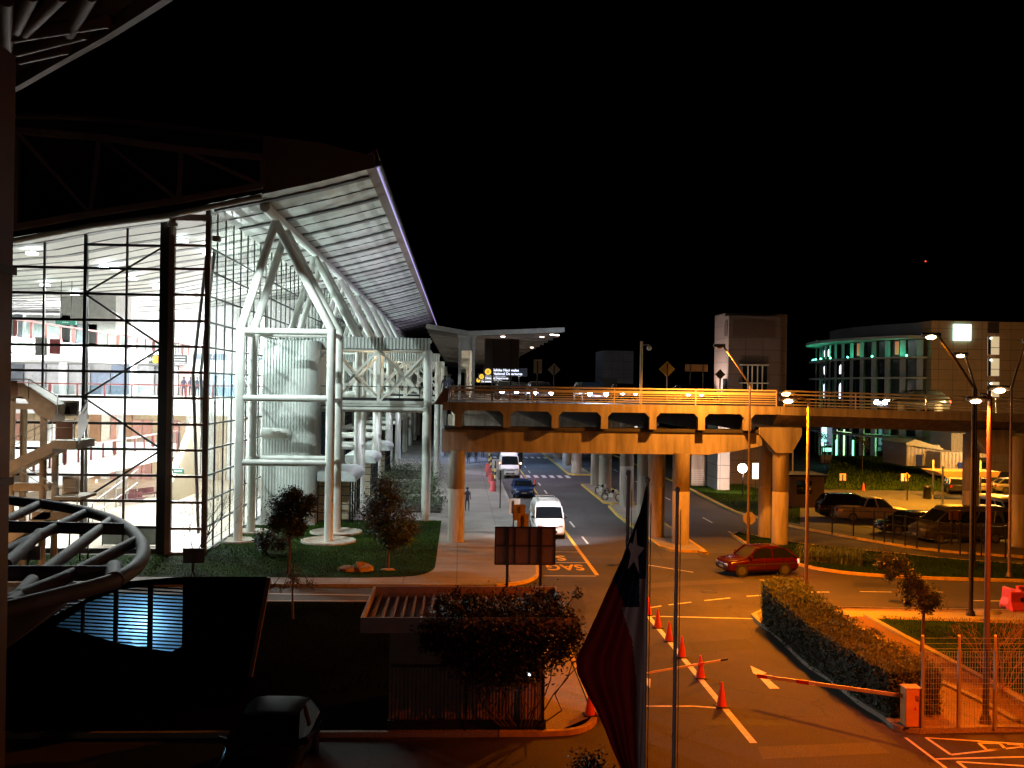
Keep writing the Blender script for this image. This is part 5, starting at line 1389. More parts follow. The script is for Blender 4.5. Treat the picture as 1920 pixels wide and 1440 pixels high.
# hedge
hd = [(G(1430, 1165, .12), 2.0), (G(1475, 1195, .12), 1.9), (G(1530, 1235, .12), 1.6), (G(1590, 1275, .12), 1.55), (G(1650, 1320, .12), 1.5), (G(1705, 1350, .12), 1.5)]
hedge = thing('hedge', 'long clipped hedge along the lane, its far end higher and lit green', 'hedge', hd[2][0])
core = MB(); lf = MB()
topL = [AT(1419, 1098, 41.5), AT(1440, 1115, 40), AT(1490, 1150, 36.8), AT(1550, 1190, 34.5), AT(1620, 1235, 31.5), AT(1650, 1290, 29.6)]
topR = [AT(1478, 1095, 42.5), AT(1505, 1120, 41), AT(1560, 1155, 37.3), AT(1620, 1185, 35.2), AT(1700, 1235, 31.8), AT(1740, 1285, 30)]
botL = [G(1424, 1170, .12), G(1452, 1195, .12), G(1515, 1250, .12), G(1570, 1290, .12), G(1625, 1325, .12), G(1662, 1348, .12)]
for i in range(6):
    w_ = (topR[i]-topL[i]); w_.z = 0; w_ = w_.normalized()*1.7
    zt_ = [1.75, 1.6, 1.45, 1.45, 1.45, 1.4][i] + .12
    topL[i] = Vector((botL[i].x+.15, botL[i].y+.1, zt_)); topR[i] = Vector((botL[i].x+1.75, botL[i].y+.35, zt_))
for i in range(5):
    a0, a1, b0_, b1_ = topL[i], topL[i+1], topR[i], topR[i+1]
    g0 = Vector((a0.x, a0.y, .12)); g1_ = Vector((a1.x, a1.y, .12)); h0 = Vector((b0_.x, b0_.y, .12)); h1_ = Vector((b1_.x, b1_.y, .12))
    dn = Vector((0, 0, .12))
    core.add([a0-dn, a1-dn, b1_-dn, b0_-dn, g0, g1_, h1_, h0], [(0, 1, 2, 3), (0, 4, 5, 1), (3, 2, 6, 7), (0, 3, 7, 4), (1, 5, 6, 2)])
    Ls = (a1-a0).length
    for (p, q, r_, s_, dens) in ((a0, a1, b1_, b0_, 900), (g0, g1_, a1, a0, 700), (h0, h1_, b1_, b0_, 300)) + (((g0, h0, b0_, a0, 2600),) if i == 0 else ()) + (((g1_, h1_, b1_, a1, 2600),) if i == 4 else ()):
        area = ((q-p).length) * ((s_-p).length)
        for _ in range(int(dens*area*.55)):
            u, v = random.random(), random.random(); pt_ = p.lerp(q, u).lerp(s_.lerp(r_, u), v)
            bump = .1*math.sin(pt_.x*5.1+pt_.y*3.7)+.08*math.sin(pt_.x*2.3-pt_.y*4.1+pt_.z*5)
            nn = Vector((random.gauss(0, .07), random.gauss(0, .07), random.gauss(0, .07)+bump*.7)); pt_ = pt_+nn
            a = Vector((random.uniform(-1, 1), random.uniform(-1, 1), random.uniform(-1, 1))).normalized(); b = a.orthogonal().normalized(); ss = random.uniform(.03, .065)
            lf.add([pt_-a*ss, pt_+b*ss*.5, pt_+a*ss, pt_-b*ss*.5], [(0, 1, 2, 3)])
core.build('branches', mat('hedge_core', (.015, .018, .01), .9), hedge); lf.build('leaves', M_leaf2, hedge)
# vine over the booth
vn = thing('climbing_shrub', 'dark climbing shrub with twisted stems covering the booth front and roof', 'shrub', (2.0, 27.2, .12))
lf = MB(); st_ = MB()
for (px, py, r, Y) in ((830, 1135, 18, 28), (860, 1150, 30, 27.5), (900, 1150, 34, 27.6), (945, 1150, 36, 27.4), (990, 1145, 38, 27.6), (1035, 1150, 34, 27.5), (1062, 1165, 24, 27.3), (820, 1180, 34, 26.9), (870, 1195, 44, 26.9), (920, 1200, 48, 26.9), (975, 1200, 48, 26.9), (1025, 1195, 44, 26.9), (1065, 1200, 26, 26.8), (850, 1235, 24, 26.8), (900, 1250, 36, 26.9), (950, 1250, 40, 26.9), (1000, 1240, 40, 26.9), (1050, 1225, 26, 26.9), (880, 1128, 12, 28), (1010, 1120, 16, 28), (1078, 1190, 16, 26.8), (808, 1205, 20, 26.9)):
    c = AT(px, py, Y); foliage(lf, c, r*Y/F*.82, int(r*r*.75)+120, .05, (1, .7, 1))
for (px, py) in ((1083, 1112), (1045, 1118), (880, 1120), (853, 1112), (1078, 1170), (800, 1190)):
    c = AT(px, py, 27.6); foliage(lf, c, .12, 60, .05); st_.tube([AT(px*.6+.4*960, 1165, 27.4), c], .012, 5)
lf.build('leaves', mat('vine_leaves', (.009, .014, .005), .5, var=.6, scale=5), vn)
for i in range(11):
    x = 920 + i * 10 + random.uniform(-4, 4); p = [AT(940 + i*7, 1362, 27.3)]
    for k in range(1, 5): p.append(AT(x + random.uniform(-16, 16) + (i-5)*k*3, 1362 - k*30, 27.3 - .1*k))
    st_.tube([(v.x, v.y, v.z) for v in p], .022, 6, True, .012)
st_.build('stems', M_bark, vn)
# planting in front of the entrances
for i, (x, y, lab) in enumerate(((-3.8, 79, 'low planted bed with leafy shrubs between the white columns'), (-4.6, 92, 'second planted bed farther along the terminal front'), (-4.6, 106, 'third planted bed along the terminal front'))):
    t = thing('planting_bed', lab, 'plant bed', (x, y, .13)); mb = MB()
    for _ in range(26):
        cx = x+random.uniform(-3, 2.3); cy = y+random.uniform(-4, 5); foliage(mb, (cx, cy, .6), random.uniform(.5, .9), 90, .1)
    MB().box(x-3.2, x+2.5, y-4.3, y+5.5, .1, .22).build('soil_bed', M_soil, t); mb.build('leaves', mat('bed_leaves', (.05, .08, .03), .6, var=.5), t)
# agapanthus like clump on the roundabout
ag = thing('strap_leaf_clump', 'long low clump of strap leaved plants on the island', 'plant', G(1570, 1055, .13)); mb = MB()
for _ in range(1500):
    u = random.random(); q = G(1500 + 118*u, 1045 + 10*u + random.uniform(-5, 12)*(.6), .13); t_ = random.uniform(0, 6.28); d = Vector((math.cos(t_), math.sin(t_), 0)); hh = random.uniform(.35, .75); s_ = Vector((-d.y, d.x, 0))*.025
    m_ = q + d*.18 + Vector((0, 0, hh)); e = q + d*.5 + Vector((0, 0, hh*.7))
    mb.add([q-s_, q+s_, m_+s_, m_-s_, e], [(0, 1, 2, 3), (3, 2, 4)])
mb.build('strap_leaves', M_leaf2, ag)
ag2 = thing('shrub_clump', 'reddish low shrub at the right of the strap leaved clump', 'shrub', G(1680, 1055, .13)); mb = MB(); q = G(1680, 1060, .13)
for _ in range(8): foliage(mb, q+Vector((random.uniform(-.9, .9), random.uniform(-.3, .6), .35)), .4, 120, .06)
mb.build('leaves', mat('shrub_red_brown', (.06, .05, .02), .7, var=.4), ag2)
# bare shrubs
def bare(label, base, hgt, n, spread, mt, rad=.03):
    t = thing('bare_shrub', label, 'shrub', base); mb = MB()
    def br(p, d, l, r, k):
        q = p + d*l; mb.tube([p, p.lerp(q, .5)+Vector((random.uniform(-1, 1), random.uniform(-1, 1), random.uniform(-1, 1)))*l*.08, q], r, 5, False, r*.6)
        if k:
            for _ in range(random.choice((2, 3))):
                dd = (d + Vector((random.uniform(-1, 1), random.uniform(-1, 1), random.uniform(-.4, .8)))*spread).normalized(); br(q, dd, l*random.uniform(.6, .85), r*.6, k-1)
    for _ in range(n):
        br(Vector(base), Vector((random.uniform(-.9, .9), random.uniform(-.5, .5), 1)).normalized(), hgt*.38, rad, 4)
    mb.build('branches', mt, t); return t
bare('bare twiggy shrub in front of the corner bay of the terminal', G(365, 1045, .15), 3.6, 6, .75, mat('twig_dark', (.04, .03, .025), .9), .03)
bare('pale twiggy shrub behind the mesh fence at the right edge', G(1880, 1300, .13), 2.4, 9, .95, mat('twig_tan', (.3, .17, .08), .9), .018)
# slim trees by the hotel
for px, py, lb in ((1617, 893, 'slim staked tree in front of the hotel driveway'), (1693, 890, 'slim staked tree left of the grey cabins'), (1765, 885, 'slim tree with yellowish leaves before the cabins'), (1545, 880, 'slim bare tree at the left of the hotel lawn')):
    b_ = G(px, py, .2); tree(lb, b_, 3.2, [(0, 0, 3.8, .55), (.2, 0, 3.2, .5), (-.25, .1, 4.2, .45)], .11, 110, mt=mat('leaves_yellowish', (.1, .085, .02), .7, var=.4), group='slim trees below the hotel', rt=.06)
bu = thing('bush', 'small dark bush at the bottom edge below the flag', 'bush', AT(1103, 1470, 15)); mb = MB()
foliage(mb, AT(1103, 1447, 15), .22, 900, .03); mb.build('leaves', M_leaf, bu)
MB().tube([AT(1103, 1450, 15), AT(1103, 1900, 15)], .03, 6).build('stem', M_bark, bu)
# rocks on the lawn
def rock(lab, px, py, s, mt):
    p = G(px, py, .15); t = bmesh.new(); bmesh.ops.create_icosphere(t, subdivisions=2, radius=1)
    for v in t.verts:
        k = 1 + random.uniform(-.22, .22); v.co = Vector((v.co.x*s[0]*k, v.co.y*s[1]*k, max(-.05, v.co.z*s[2]*k)))
    me = bpy.data.meshes.new('rock'); t.to_mesh(me); me.materials.append(mt); o = bpy.data.objects.new('rock', me); COL.objects.link(o); o.location = p
    tag(o, lab, 'rock', 'boulders on the lawn')
M_rock = mat('rock_stone', (.3, .2, .12), .9, bump=.8)
rock('flat reddish boulder on the left of the lawn pair', 652, 1070, (.5, .35, .3), M_rock)
rock('sharper boulder on the right of the lawn pair', 678, 1070, (.55, .4, .42), M_rock)
rock('small flat stone at the foot of the right lawn tree', 727, 1069, (.35, .25, .1), M_rock)
# ================================================================== flag poles and flag
M_fp = mat('flagpole_metal', (.55, .5, .5), .45, .2)
def fpole(lab, x_top, y_top, x_bot, Y, r):
    a = AT(x_top, y_top, Y); b = AT(x_bot, 1440, Y); d = (b-a)/(a.z-b.z); g = a + d*(a.z-.05); g.x = a.x + (b.x-a.x)*1.0
    t = thing('flagpole', lab, 'flagpole', (g.x, g.y, .0), 'flagpoles in the foreground')
    MB().tube([(a.x, Y, 0), (a.x, Y, a.z)], r*1.15, 14, True, r*.8).build('pole', M_fp, t)
    MB().ball((a.x, Y, a.z+.03), r*1.3).build('finial', M_fp, t)
    MB().tube([(a.x+r*1.6, Y-.03, .8), (a.x+r*1.5, Y-.03, a.z-.25)], .006, 6).build('halyard', M_dark, t)
    MB().lathe((a.x, Y, 0), [(r*3, 0), (r*3, .05), (r*1.4, .12)], 14).build('base_plate', M_fp, t)
    return a
fpole('bare flagpole standing right of the flag', 1270, 922, 1258, 14, .031)
fpole('flagpole carrying the tricolour flag', 1214, 905, 1202, 12.2, .028)
fpole('bare flagpole farthest left, half hidden by the flag', 1178, 890, 1172, 17, .04)
# flag, as a hanging draped cloth
FY = 12.1
rows = [(912, 1211, 1214), (935, 1206, 1214), (960, 1200, 1213), (1000, 1184, 1213), (1050, 1165, 1212), (1100, 1142, 1211), (1150, 1120, 1210), (1200, 1097, 1209), (1235, 1080, 1208), (1262, 1082, 1207), (1300, 1100, 1206), (1340, 1122, 1205), (1375, 1137, 1204), (1410, 1150, 1203), (1450, 1168, 1202), (1490, 1180, 1200)]
def rowat(y):
    for a, b in zip(rows, rows[1:]):
        if a[0] <= y <= b[0]:
            t = (y-a[0])/(b[0]-a[0]); return a[1]+(b[1]-a[1])*t, a[2]+(b[2]-a[2])*t
    return rows[-1][1:]
def redb(y):   # boundary u: left of it red (fraction), right white/blue
    return 0
NU, NV = 60, 120
flag = thing('flag', 'red, white and blue flag with one star hanging limp from its pole', 'flag', AT(1212, 1180, FY))
parts_ = {'blue_canton': MB(), 'red_field': MB(), 'white_field': MB()}
grid = []
for j in range(NV+1):
    y = 912 + (1490-912)*j/NV; xl, xr = rowat(y); rw_ = []
    for i in range(NU+1):
        u = i/NU; fold = .10*math.sin(u*9+y*.004)*(min(1, (y-900)/200)) + .05*math.sin(u*21+y*.01)*(min(1, (y-900)/200))
        rw_.append(AT(xl+(xr-xl)*u, y, FY+fold-.12*(1-u)))
    grid.append(rw_)
def zone(px, py):
    xl, xr = rowat(py)
    # blue canton lower limit
    if py < 1140:
        edge = 1190 - max(0, (py-1050))*.12
        # slanted boundary blue / red
        lim = 1165 + (py-1050)*(-.05) if py > 1050 else 0
        if py > 1085 and px < 1142 + (py-1085)*.42 + 8: return 'red_field'
        if py > 1085 and px > 1199: return 'white_field'
        return 'blue_canton'
    if px > 1176 + (py-1140)*.30 and py < 1200: return 'white_field'
    bx = 1165 + min(1, (py-1140)/60)*20 + min(1, max(0, (py-1200))/80)*8
    return 'white_field' if px > bx else 'red_field'
for j in range(NV):
    for i in range(NU):
        y = 912 + (1490-912)*(j+.5)/NV; xl, xr = rowat(y); x = xl+(xr-xl)*(i+.5)/NU
        parts_[zone(x, y)].add([grid[j][i], grid[j][i+1], grid[j+1][i+1], grid[j+1][i]], [(0, 1, 2, 3)], True)
fm = {'blue_canton': mat('flag_blue', (.006, .009, .04), .8), 'red_field': mat('flag_red', (.32, .004, .008), .8), 'white_field': mat('flag_white', (.5, .42, .44), .8)}
for k, v in parts_.items(): v.build(k, fm[k], flag)
mb = MB(); c_ = (1190, 1035); pts = []
for i in range(10):
    a = -math.pi/2 + i*math.pi/5 + .15; rr = 34 if i % 2 == 0 else 13
    pts.append(AT(c_[0]+rr*math.cos(a)*.55, c_[1]+rr*1.35*math.sin(a), FY-.17))
mb.add([AT(*c_, FY-.18)]+pts, [(0, 1+i, 1+(i+1) % 10) for i in range(10)]); mb.build('star', fm['white_field'], flag)
# ================================================================== foreground canopy ring, column, upper roof (own building)
M_ring = mat('ring_paint', (.2, .16, .17), .62, .05, spec=.25)
rg = thing('tubular_canopy', 'curved tubular steel canopy frame jutting in at the left edge', 'canopy frame', (-14, 26, 0))
RZ = 5.4
def RP(px, py, z=RZ): return G(px, py, z)
outer = [RP(-140, 905), RP(-60, 915), RP(15, 937), RP(80, 945), RP(150, 957), RP(205, 973), RP(243, 993), RP(265, 1018), RP(268, 1042), RP(252, 1066), RP(215, 1088), RP(160, 1105), RP(100, 1120), RP(30, 1138), RP(-60, 1160), RP(-160, 1185)]
sm = []
for i in range(len(outer)-1):
    p0 = outer[max(i-1, 0)]; p1 = outer[i]; p2 = outer[i+1]; p3 = outer[min(i+2, len(outer)-1)]
    for j in range(5):
        t = j/5; sm.append(.5*((2*p1)+(p2-p0)*t+(2*p0-5*p1+4*p2-p3)*t*t+(3*p1-p0-3*p2+p3)*t**3))
MB().tube(sm, .165, 16).build('ring_tube', M_ring, rg)
for a, b in (((-120, 985), (238, 992)), ((-120, 1075), (214, 1075)), ((255, 1015), (120, 1085)), ((160, 962), (-20, 1050)), ((210, 975), (80, 1075)), ((75, 945), (-60, 1010)), ((120, 1085), (-40, 1150)), ((60, 1090), (20, 1135)), ((75, 1000), (10, 1060))):
    MB().tube([RP(*a, RZ-.02), RP(*b, RZ-.02)], .15 if a != (-120, 985) and a != (-120, 1075) else .17, 14).build('spoke_tube', M_ring, rg)
MB().tube([RP(214, 1066, RZ), RP(214, 1089, RZ)], .2, 14).build('collar', M_ring, rg)
mb = MB(); a = [RP(-160, 1200, 5.2), RP(-60, 1175, 5.2), RP(30, 1150, 5.2), RP(120, 1130, 5.2)]; b = [RP(-160, 1300, 4.6), RP(-60, 1260, 4.6), RP(0, 1225, 4.7), RP(125, 1135, 5.0)]
for i in range(3): mb.add([a[i], a[i+1], b[i+1], b[i], a[i]+Vector((0, 0, .06)), a[i+1]+Vector((0, 0, .06)), b[i+1]+Vector((0, 0, .06)), b[i]+Vector((0, 0, .06))], [(0, 1, 2, 3), (4, 5, 6, 7), (3, 2, 6, 7), (0, 1, 5, 4)])
mb.build('edge_sheet', M_ring, rg)
cc = thing('steel_column', 'tall dark steel column at the left edge carrying the upper roof', 'column', (AT(5, 700, 15).x, 15, 0))
x0 = AT(-60, 700, 15).x; x1 = AT(25, 500, 15.6).x
MB().box(x0, x1, 15, 15.6, 0, 14.55).build('shaft', mat('column_maroon', (.14, .06, .05), .5, .2), cc, bevel=.02)
mb = MB()
for z in (8.0, 11.2): mb.box(x0-.02, x1+.04, 14.96, 15.64, z, z+.12)
mb.build('joint_collar', M_dark, cc)
ur = thing('upper_roof', 'ribbed metal roof corner with struts overhead at the top left', 'roof', (-9, 15, 14))
M_ur = mat('roof_decking', (.3, .22, .17), .4, .4)
UZ = 15.2
def UP(px, py, z=UZ): return G(px, py, z)
cor = [UP(-260, -120), UP(285, -30), UP(285, 0), UP(200, 55), UP(120, 100), UP(32, 152), UP(-200, 262)]
# decking ribs as a corrugated sheet between y rows
mb = MB()
ys = [G(0, y, UZ).y for y in (-200, 168)]
yv = ys[0]; k = 0
def edge_x(y):
    pts = [(c.y, c.x) for c in (UP(340, -40), UP(285, 0), UP(200, 55), UP(120, 100), UP(32, 152), UP(-200, 262))]
    pts.sort()
    for a, b in zip(pts, pts[1:]):
        if a[0] <= y <= b[0]: return a[1]+(b[1]-a[1])*(y-a[0])/(b[0]-a[0])
    return pts[0][1] if y < pts[0][0] else pts[-1][1]
pv = None
y = 8.0
while y < UP(0, 165).y:
    zz_ = UZ + (.05 if k % 2 else 0); q = (y, edge_x(y)-.2, zz_)
    if pv: mb.add([(-22, pv[0], pv[2]), (pv[1], pv[0], pv[2]), (q[1], q[0], q[2]), (-22, q[0], q[2])], [(0, 1, 2, 3)])
    pv = q; y += .075; k += 1
mb.build('decking', M_ur, ur)
mb = MB(); c_ = [UP(*p, UZ-.05) for p in ((330, -30), (285, 0), (200, 55), (120, 100), (32, 152), (-150, 240))]
for a, b in zip(c_, c_[1:]): mb.bar(a, b, .12, .3)
mb.build('edge_beam', M_brownf, ur)
mb = MB()
for a, b in (((115, -10), (45, 60)), ((170, -10), (130, 62)), ((25, 68), (200, 40)), ((30, 95), (160, 62)), ((35, 110), (125, 90)), ((12, 0), (14, 95)), ((60, -10), (30, 55))):
    mb.tube([UP(*a, UZ-.3), UP(*b, UZ-.3)], .1, 10)
mb.build('roof_struts', M_brownf, ur)
# dark low building with louvred blue window
lb_ = thing('low_building', 'black low building with a blue lit louvred window at the lower left', 'building', (AT(250, 1200, 30).x, 30, 0))
M_bb = mat('black_cladding', (.003, .003, .003), .85, spec=.1)
zt_ = AT(300, 1086, 31).z
A = [AT(-300, 1290, 30), AT(60, 1160, 30), AT(110, 1152, 30), AT(215, 1092, 30), AT(330, 1082, 30), AT(505, 1082, 30)]
fz = lambda y0, p: p
bk = lambda x, z, Yb=33.0: (x * Yb / 30 * 1.015 - .12, Yb, 9.6 - (9.6 - z) * Yb / 30 - .12)
L0 = [(p.x, p.z) for p in A]; Rb = AT(470, 1268, 30)
poly = L0 + [(Rb.x, Rb.z), (Rb.x-.3, .12), (L0[0][0], .12)]
hole = True
# facade with the window cut: build as strips around the opening
wx = [AT(x, 1150, 30).x for x in (105, 152, 157, 213, 220, 277, 285, 322, 342)]
wtop = [AT(105, 1173, 30), AT(152, 1143, 30), AT(157, 1133, 30), AT(213, 1110, 30), AT(220, 1106, 30), AT(277, 1098, 30), AT(285, 1097, 30), AT(322, 1096, 30), AT(342, 1096, 30)]
wbot = [AT(105, 1174, 30), AT(152, 1186, 30), AT(157, 1187, 30), AT(213, 1203, 30), AT(220, 1205, 30), AT(277, 1215, 30), AT(285, 1216, 30), AT(322, 1222, 30), AT(342, 1212, 30)]
mb = MB()
def topat(x):
    for a, b in zip(L0, L0[1:]):
        if a[0] <= x <= b[0]: return a[1]+(b[1]-a[1])*(x-a[0])/(b[0]-a[0])
    return L0[-1][1]
for i in range(8):
    a, b = wx[i], wx[i+1]
    mb.add([(a, 30, wtop[i].z), (b, 30, wtop[i+1].z), (b, 30, topat(b)), (a, 30, topat(a))], [(0, 1, 2, 3)])
    mb.add([(a, 30, .12), (b, 30, .12), (b, 30, wbot[i+1].z), (a, 30, wbot[i].z)], [(0, 1, 2, 3)])
    if i in (1, 3, 5): mb.box(a, b, 29.97, 30.1, wbot[i].z-.1, wtop[i].z+.1)
mb.add([(L0[0][0], 30, .12), (wx[0], 30, .12), (wx[0], 30, topat(wx[0])), (L0[1][0], 30, L0[1][1]), (L0[0][0], 30, L0[0][1])], [(0, 1, 2, 3, 4)])
mb.add([(wx[-1], 30, .12), (Rb.x-.3, 30, .12), (Rb.x, 30, Rb.z), (L0[-1][0], 30, L0[-1][1]), (wx[-1], 30, topat(wx[-1]))], [(0, 1, 2, 3, 4)])
mb.build('facade', M_bb, lb_)
mb = MB()
for a, b in zip(L0, L0[1:]): mb.add([(a[0], 30, a[1]), (b[0], 30, b[1]), bk(*b), bk(*a)], [(0, 1, 2, 3)])
q_ = bk(*L0[-1]); r_ = bk(Rb.x, Rb.z); q0 = bk(*L0[0])
mb.add([(L0[-1][0], 30, L0[-1][1]), (Rb.x, 30, Rb.z), r_, q_, (Rb.x-.3, 30, .12), (r_[0]-.3, 33, .12)], [(0, 1, 2, 3), (1, 4, 5, 2)])
mb.add([q0, q_, r_, (r_[0]-.3, 33, .12), (q0[0], 33, .12)], [(0, 1, 2, 3, 4)])
mb.build('roof', M_bb, lb_)
MB().bar((L0[-1][0], 29.95, L0[-1][1]), (Rb.x, 29.95, Rb.z), .12, .12, (0, 1, 0)).build('edge_trim', M_brownf, lb_)
# louvres
mb = MB(); z = AT(0, 1225, 30).z - .1
x = wx[0]
zlo = min(p.z for p in wbot)-.1; zhi = max(p.z for p in wtop)+.1
z = zlo
while z < zhi:
    mb.bar((wx[0], 30.08, z+.04), (wx[-1], 30.08, z-.16), .03, .045, (0, 0, 1)); z += .105
lv = mb.build('louvres', M_mull, lb_)
mb = MB().box(wx[0]-.6, wx[-1]+.3, 31.6, 31.7, .5, zt_-.6).box(wx[0]-.3, wx[-1]+.6, 30.1, 31.6, .4, .5)
mb.build('interior_wall', mat('blue_wall', (.5, .65, .75), .6), lb_)
lamp('POINT', ((wx[3]+wx[4])/2+.3, 31.1, 2.05), 55, (.35, .7, 1), .12)
# ================================================================== external stair
M_st = mat('stair_concrete', (.42, .36, .28), .7, var=.15)
sc_ = thing('outside_stair', 'concrete and steel stair with landings in front of the terminal glass', 'staircase', (AT(90, 1000, 50).x, 50, .13))
SY = 50.5
def sb(x0_, x1_, y0_, y1_, Ya, Yb, nm, mt):
    a = AT(x0_, y0_, Ya); b = AT(x1_, y1_, Ya); MB().box(a.x, b.x, Ya, Yb, b.z, a.z).build(nm, mt, sc_)
for i, (px, Yc_, top_) in enumerate(((23, 50, 745), (83, 50, 745), (45, 52, 765), (104, 51, 843))):
    p = AT(px, top_, Yc_); MB().tube([(p.x, Yc_, .13), (p.x, Yc_, p.z)], .17, 16).build('column', M_st, sc_)
for (x0_, x1_, y0_, y1_) in ((0, 83, 756, 768), (18, 90, 906, 921)): sb(x0_, x1_, y0_, y1_, 49.9, 50.3, 'beam', M_st)
sb(-10, 42, 743, 747, 49.2, 51.5, 'landing', M_st); sb(-10, 32, 713, 742, 49.15, 49.25, 'landing_wall', M_brownf)
def flight(p, q, Ya, Yb, th, nm='flight'):
    a = AT(*p, Ya); b = AT(*q, Ya)
    MB().ext([(a.x, a.z), (b.x, b.z), (b.x, b.z-th), (a.x, a.z-th)], 'y', Ya, Yb).build(nm, M_st, sc_)
def srail(pts, Ya, h=0):
    mb = MB(); q = [AT(x, y, Ya) for x, y in pts]
    for a, b in zip(q, q[1:]):
        mb.tube([a, b], .03, 6); mb.tube([a-Vector((0, 0, .35)), b-Vector((0, 0, .35))], .018, 6)
        n = max(1, int((b-a).length/1.1))
        for i in range(n+1): c = a.lerp(b, i/n); mb.bar(c, c-Vector((0, 0, .95)), .03)
    mb.build('handrail', M_galv, sc_)
MB().ext([(AT(30, 0, 49.2).x, AT(0, 718, 49.2).z), (AT(55, 0, 49.2).x, AT(0, 718, 49.2).z), (AT(118, 0, 49.2).x, AT(0, 757, 49.2).z), (AT(112, 0, 49.2).x, AT(0, 790, 49.2).z), (AT(80, 0, 49.2).x, AT(0, 776, 49.2).z), (AT(60, 0, 49.2).x, AT(0, 748, 49.2).z), (AT(30, 0, 49.2).x, AT(0, 744, 49.2).z)], 'y', 49.2, 50.6).build('flight', M_st, sc_)
srail([(20, 711), (54, 711), (108, 743)], 49.2); 
sb(95, 143, 826, 842, 48.6, 51, 'landing', M_st); sb(105, 135, 792, 824, 48.5, 48.6, 'landing_wall', M_brownf)
flight((98, 828), (-10, 878), 48.8, 50.6, .55); srail([(98, 788), (40, 815), (-10, 840)], 48.8); srail([(98, 788), (140, 788)], 48.5); srail([(140, 788), (164, 750)], 49.5)
sb(116, 147, 751, 781, 50.5, 50.6, 'window_box', mat('stair_box_white', (.75, .78, .76), .5)); sb(120, 143, 755, 777, 50.4, 50.48, 'dark_panel', M_dark)
MB().add([AT(146, 785, 48.6), AT(164, 750, 50.2), AT(165, 795, 50.2), AT(147, 835, 48.6)], [(0, 1, 2, 3)]).build('mesh_screen', glass_mat('mesh_screen', (.5, .5, .5), refl=.1, rough=.4), sc_)
sb(98, 150, 932, 938, 48.8, 51, 'landing', M_st); sb(117, 148, 893, 930, 50.5, 50.6, 'window_box', mat('stair_box_white', (.75, .78, .76), .5)); sb(120, 143, 898, 922, 50.4, 50.48, 'dark_panel', M_galv)
flight((95, 950), (0, 1010), 48.8, 50.6, .5); srail([(40, 870), (110, 915), (145, 915)], 49); sb(60, 135, 960, 975, 48.8, 50, 'landing_wall', M_st)
for px in (55, 75, 105, 130, 150, 165): p = AT(px, 1035, 53.5); MB().bar((p.x, 53.5, .13), (p.x, 53.5, 3.0), .06).build('fence_post', M_dark, sc_)
# ================================================================== things in the hall
def bench(lab, px, py, Y, rz, first=None):
    p = AT(px, py, Y); p.z = .15
    if first: return copy_tree(first, loc=p, rz=R(rz), label=lab)
    t = thing('seat_row', lab, 'bench', (0, 0, 0), 'red seat rows in the hall')
    MB().bar((-1.4, 0, .32), (1.4, 0, .32), .06).bar((-1.2, -.25, .02), (-1.2, .25, .02), .05).bar((1.2, -.25, .02), (1.2, .25, .02), .05).bar((-1.2, 0, 0), (-1.2, 0, .32), .05).bar((1.2, 0, 0), (1.2, 0, .32), .05).build('frame', M_galv, t, base=(0, 0, 0))
    for i in range(5):
        x = -1.12 + i*.56; MB().box(x-.25, x+.25, -.22, .24, .38, .45).build('seat', M_redP2, t, base=(0, 0, 0), bevel=.02); MB().box(x-.25, x+.25, .2, .27, .45, .85).build('backrest', M_redP2, t, base=(0, 0, 0), bevel=.02)
    t.location = p; t.rotation_euler = (0, 0, R(rz)); return t
M_redP2 = mat('seat_maroon', (.13, .045, .05), .5)
s0 = bench('nearer row of maroon seats in the hall beyond the glass', 247, 930, 78, 65)
bench('maroon seat row just behind the nearer one', 270, 922, 82, 65, s0)
bench('far maroon seats seen through the corner bay', 330, 915, 85, 80, s0)
def hsign(lab, x0_, y0_, x1_, y1_, Y, mt, txt=None, tcol=None, dots=()):
    a = AT(x0_, y0_, Y); b = AT(x1_, y1_, Y); t = thing('hanging_sign', lab, 'sign', ((a.x+b.x)/2, Y, a.z))
    MB().box(a.x, b.x, Y, Y+.15, b.z, a.z).build('sign_box', mt, t)
    for x in (a.x+.3, b.x-.3): MB().bar((x, Y+.07, a.z), (x, Y+.07, a.z+2.5), .04).build('hanger', M_dark, t)
    for px, py in dots: 
        p = AT(px, py, Y); MB().tube([(p.x, Y-.04, p.z), (p.x, Y-.01, p.z)], .27, 18).build('yellow_disc', M_yelE, t)
    if txt:
        o = lettering(txt, (a.z-b.z)*.5, (0, -.03, (b.z-a.z)*.62), (math.pi/2, 0, 0), M_white, name='lettering', parent=t)
    return t
M_dg = mat('sign_green', (.01, .09, .06), .5); M_gg = mat('sign_grey', (.05, .05, .055), .5)
hsign('dark green hanging sign at the upper gallery', 104, 601, 142, 609, 64, M_dg, '* * * →')
hs = hsign('grey hanging sign with an arrow and two yellow discs', 278, 665, 307, 682, 72, M_gg, None, dots=((292, 674), (301, 674)))
p = AT(283, 674, 71.95); mb = MB().bar((p.x-.15, p.y-.05, p.z), (p.x+.2, p.y-.05, p.z), .02, .05).bar((p.x-.15, p.y-.05, p.z), (p.x, p.y-.05, p.z+.12), .02, .05).bar((p.x-.15, p.y-.05, p.z), (p.x, p.y-.05, p.z-.12), .02, .05); mb.build('arrow_mark', M_white, hs)
h2_ = hsign('grey hanging sign with white lines seen through the corner bay', 326, 665, 350, 682, 72, M_gg)
p = AT(338, 670, 71.9); mb = MB()
for i in range(3): mb.bar((p.x-.4, p.y-.02, p.z-.18*i), (p.x+.35, p.y-.02, p.z-.18*i), .02, .05)
mb.build('text_lines', M_white, h2_)
hsign('small green sign low in the corner bay', 324, 879, 344, 888, 70, M_dg, 'SALIDA')
a = AT(66, 632, 62); tvs = thing('hanging_screen', 'pair of small screens hung below the upper gallery', 'screen', a)
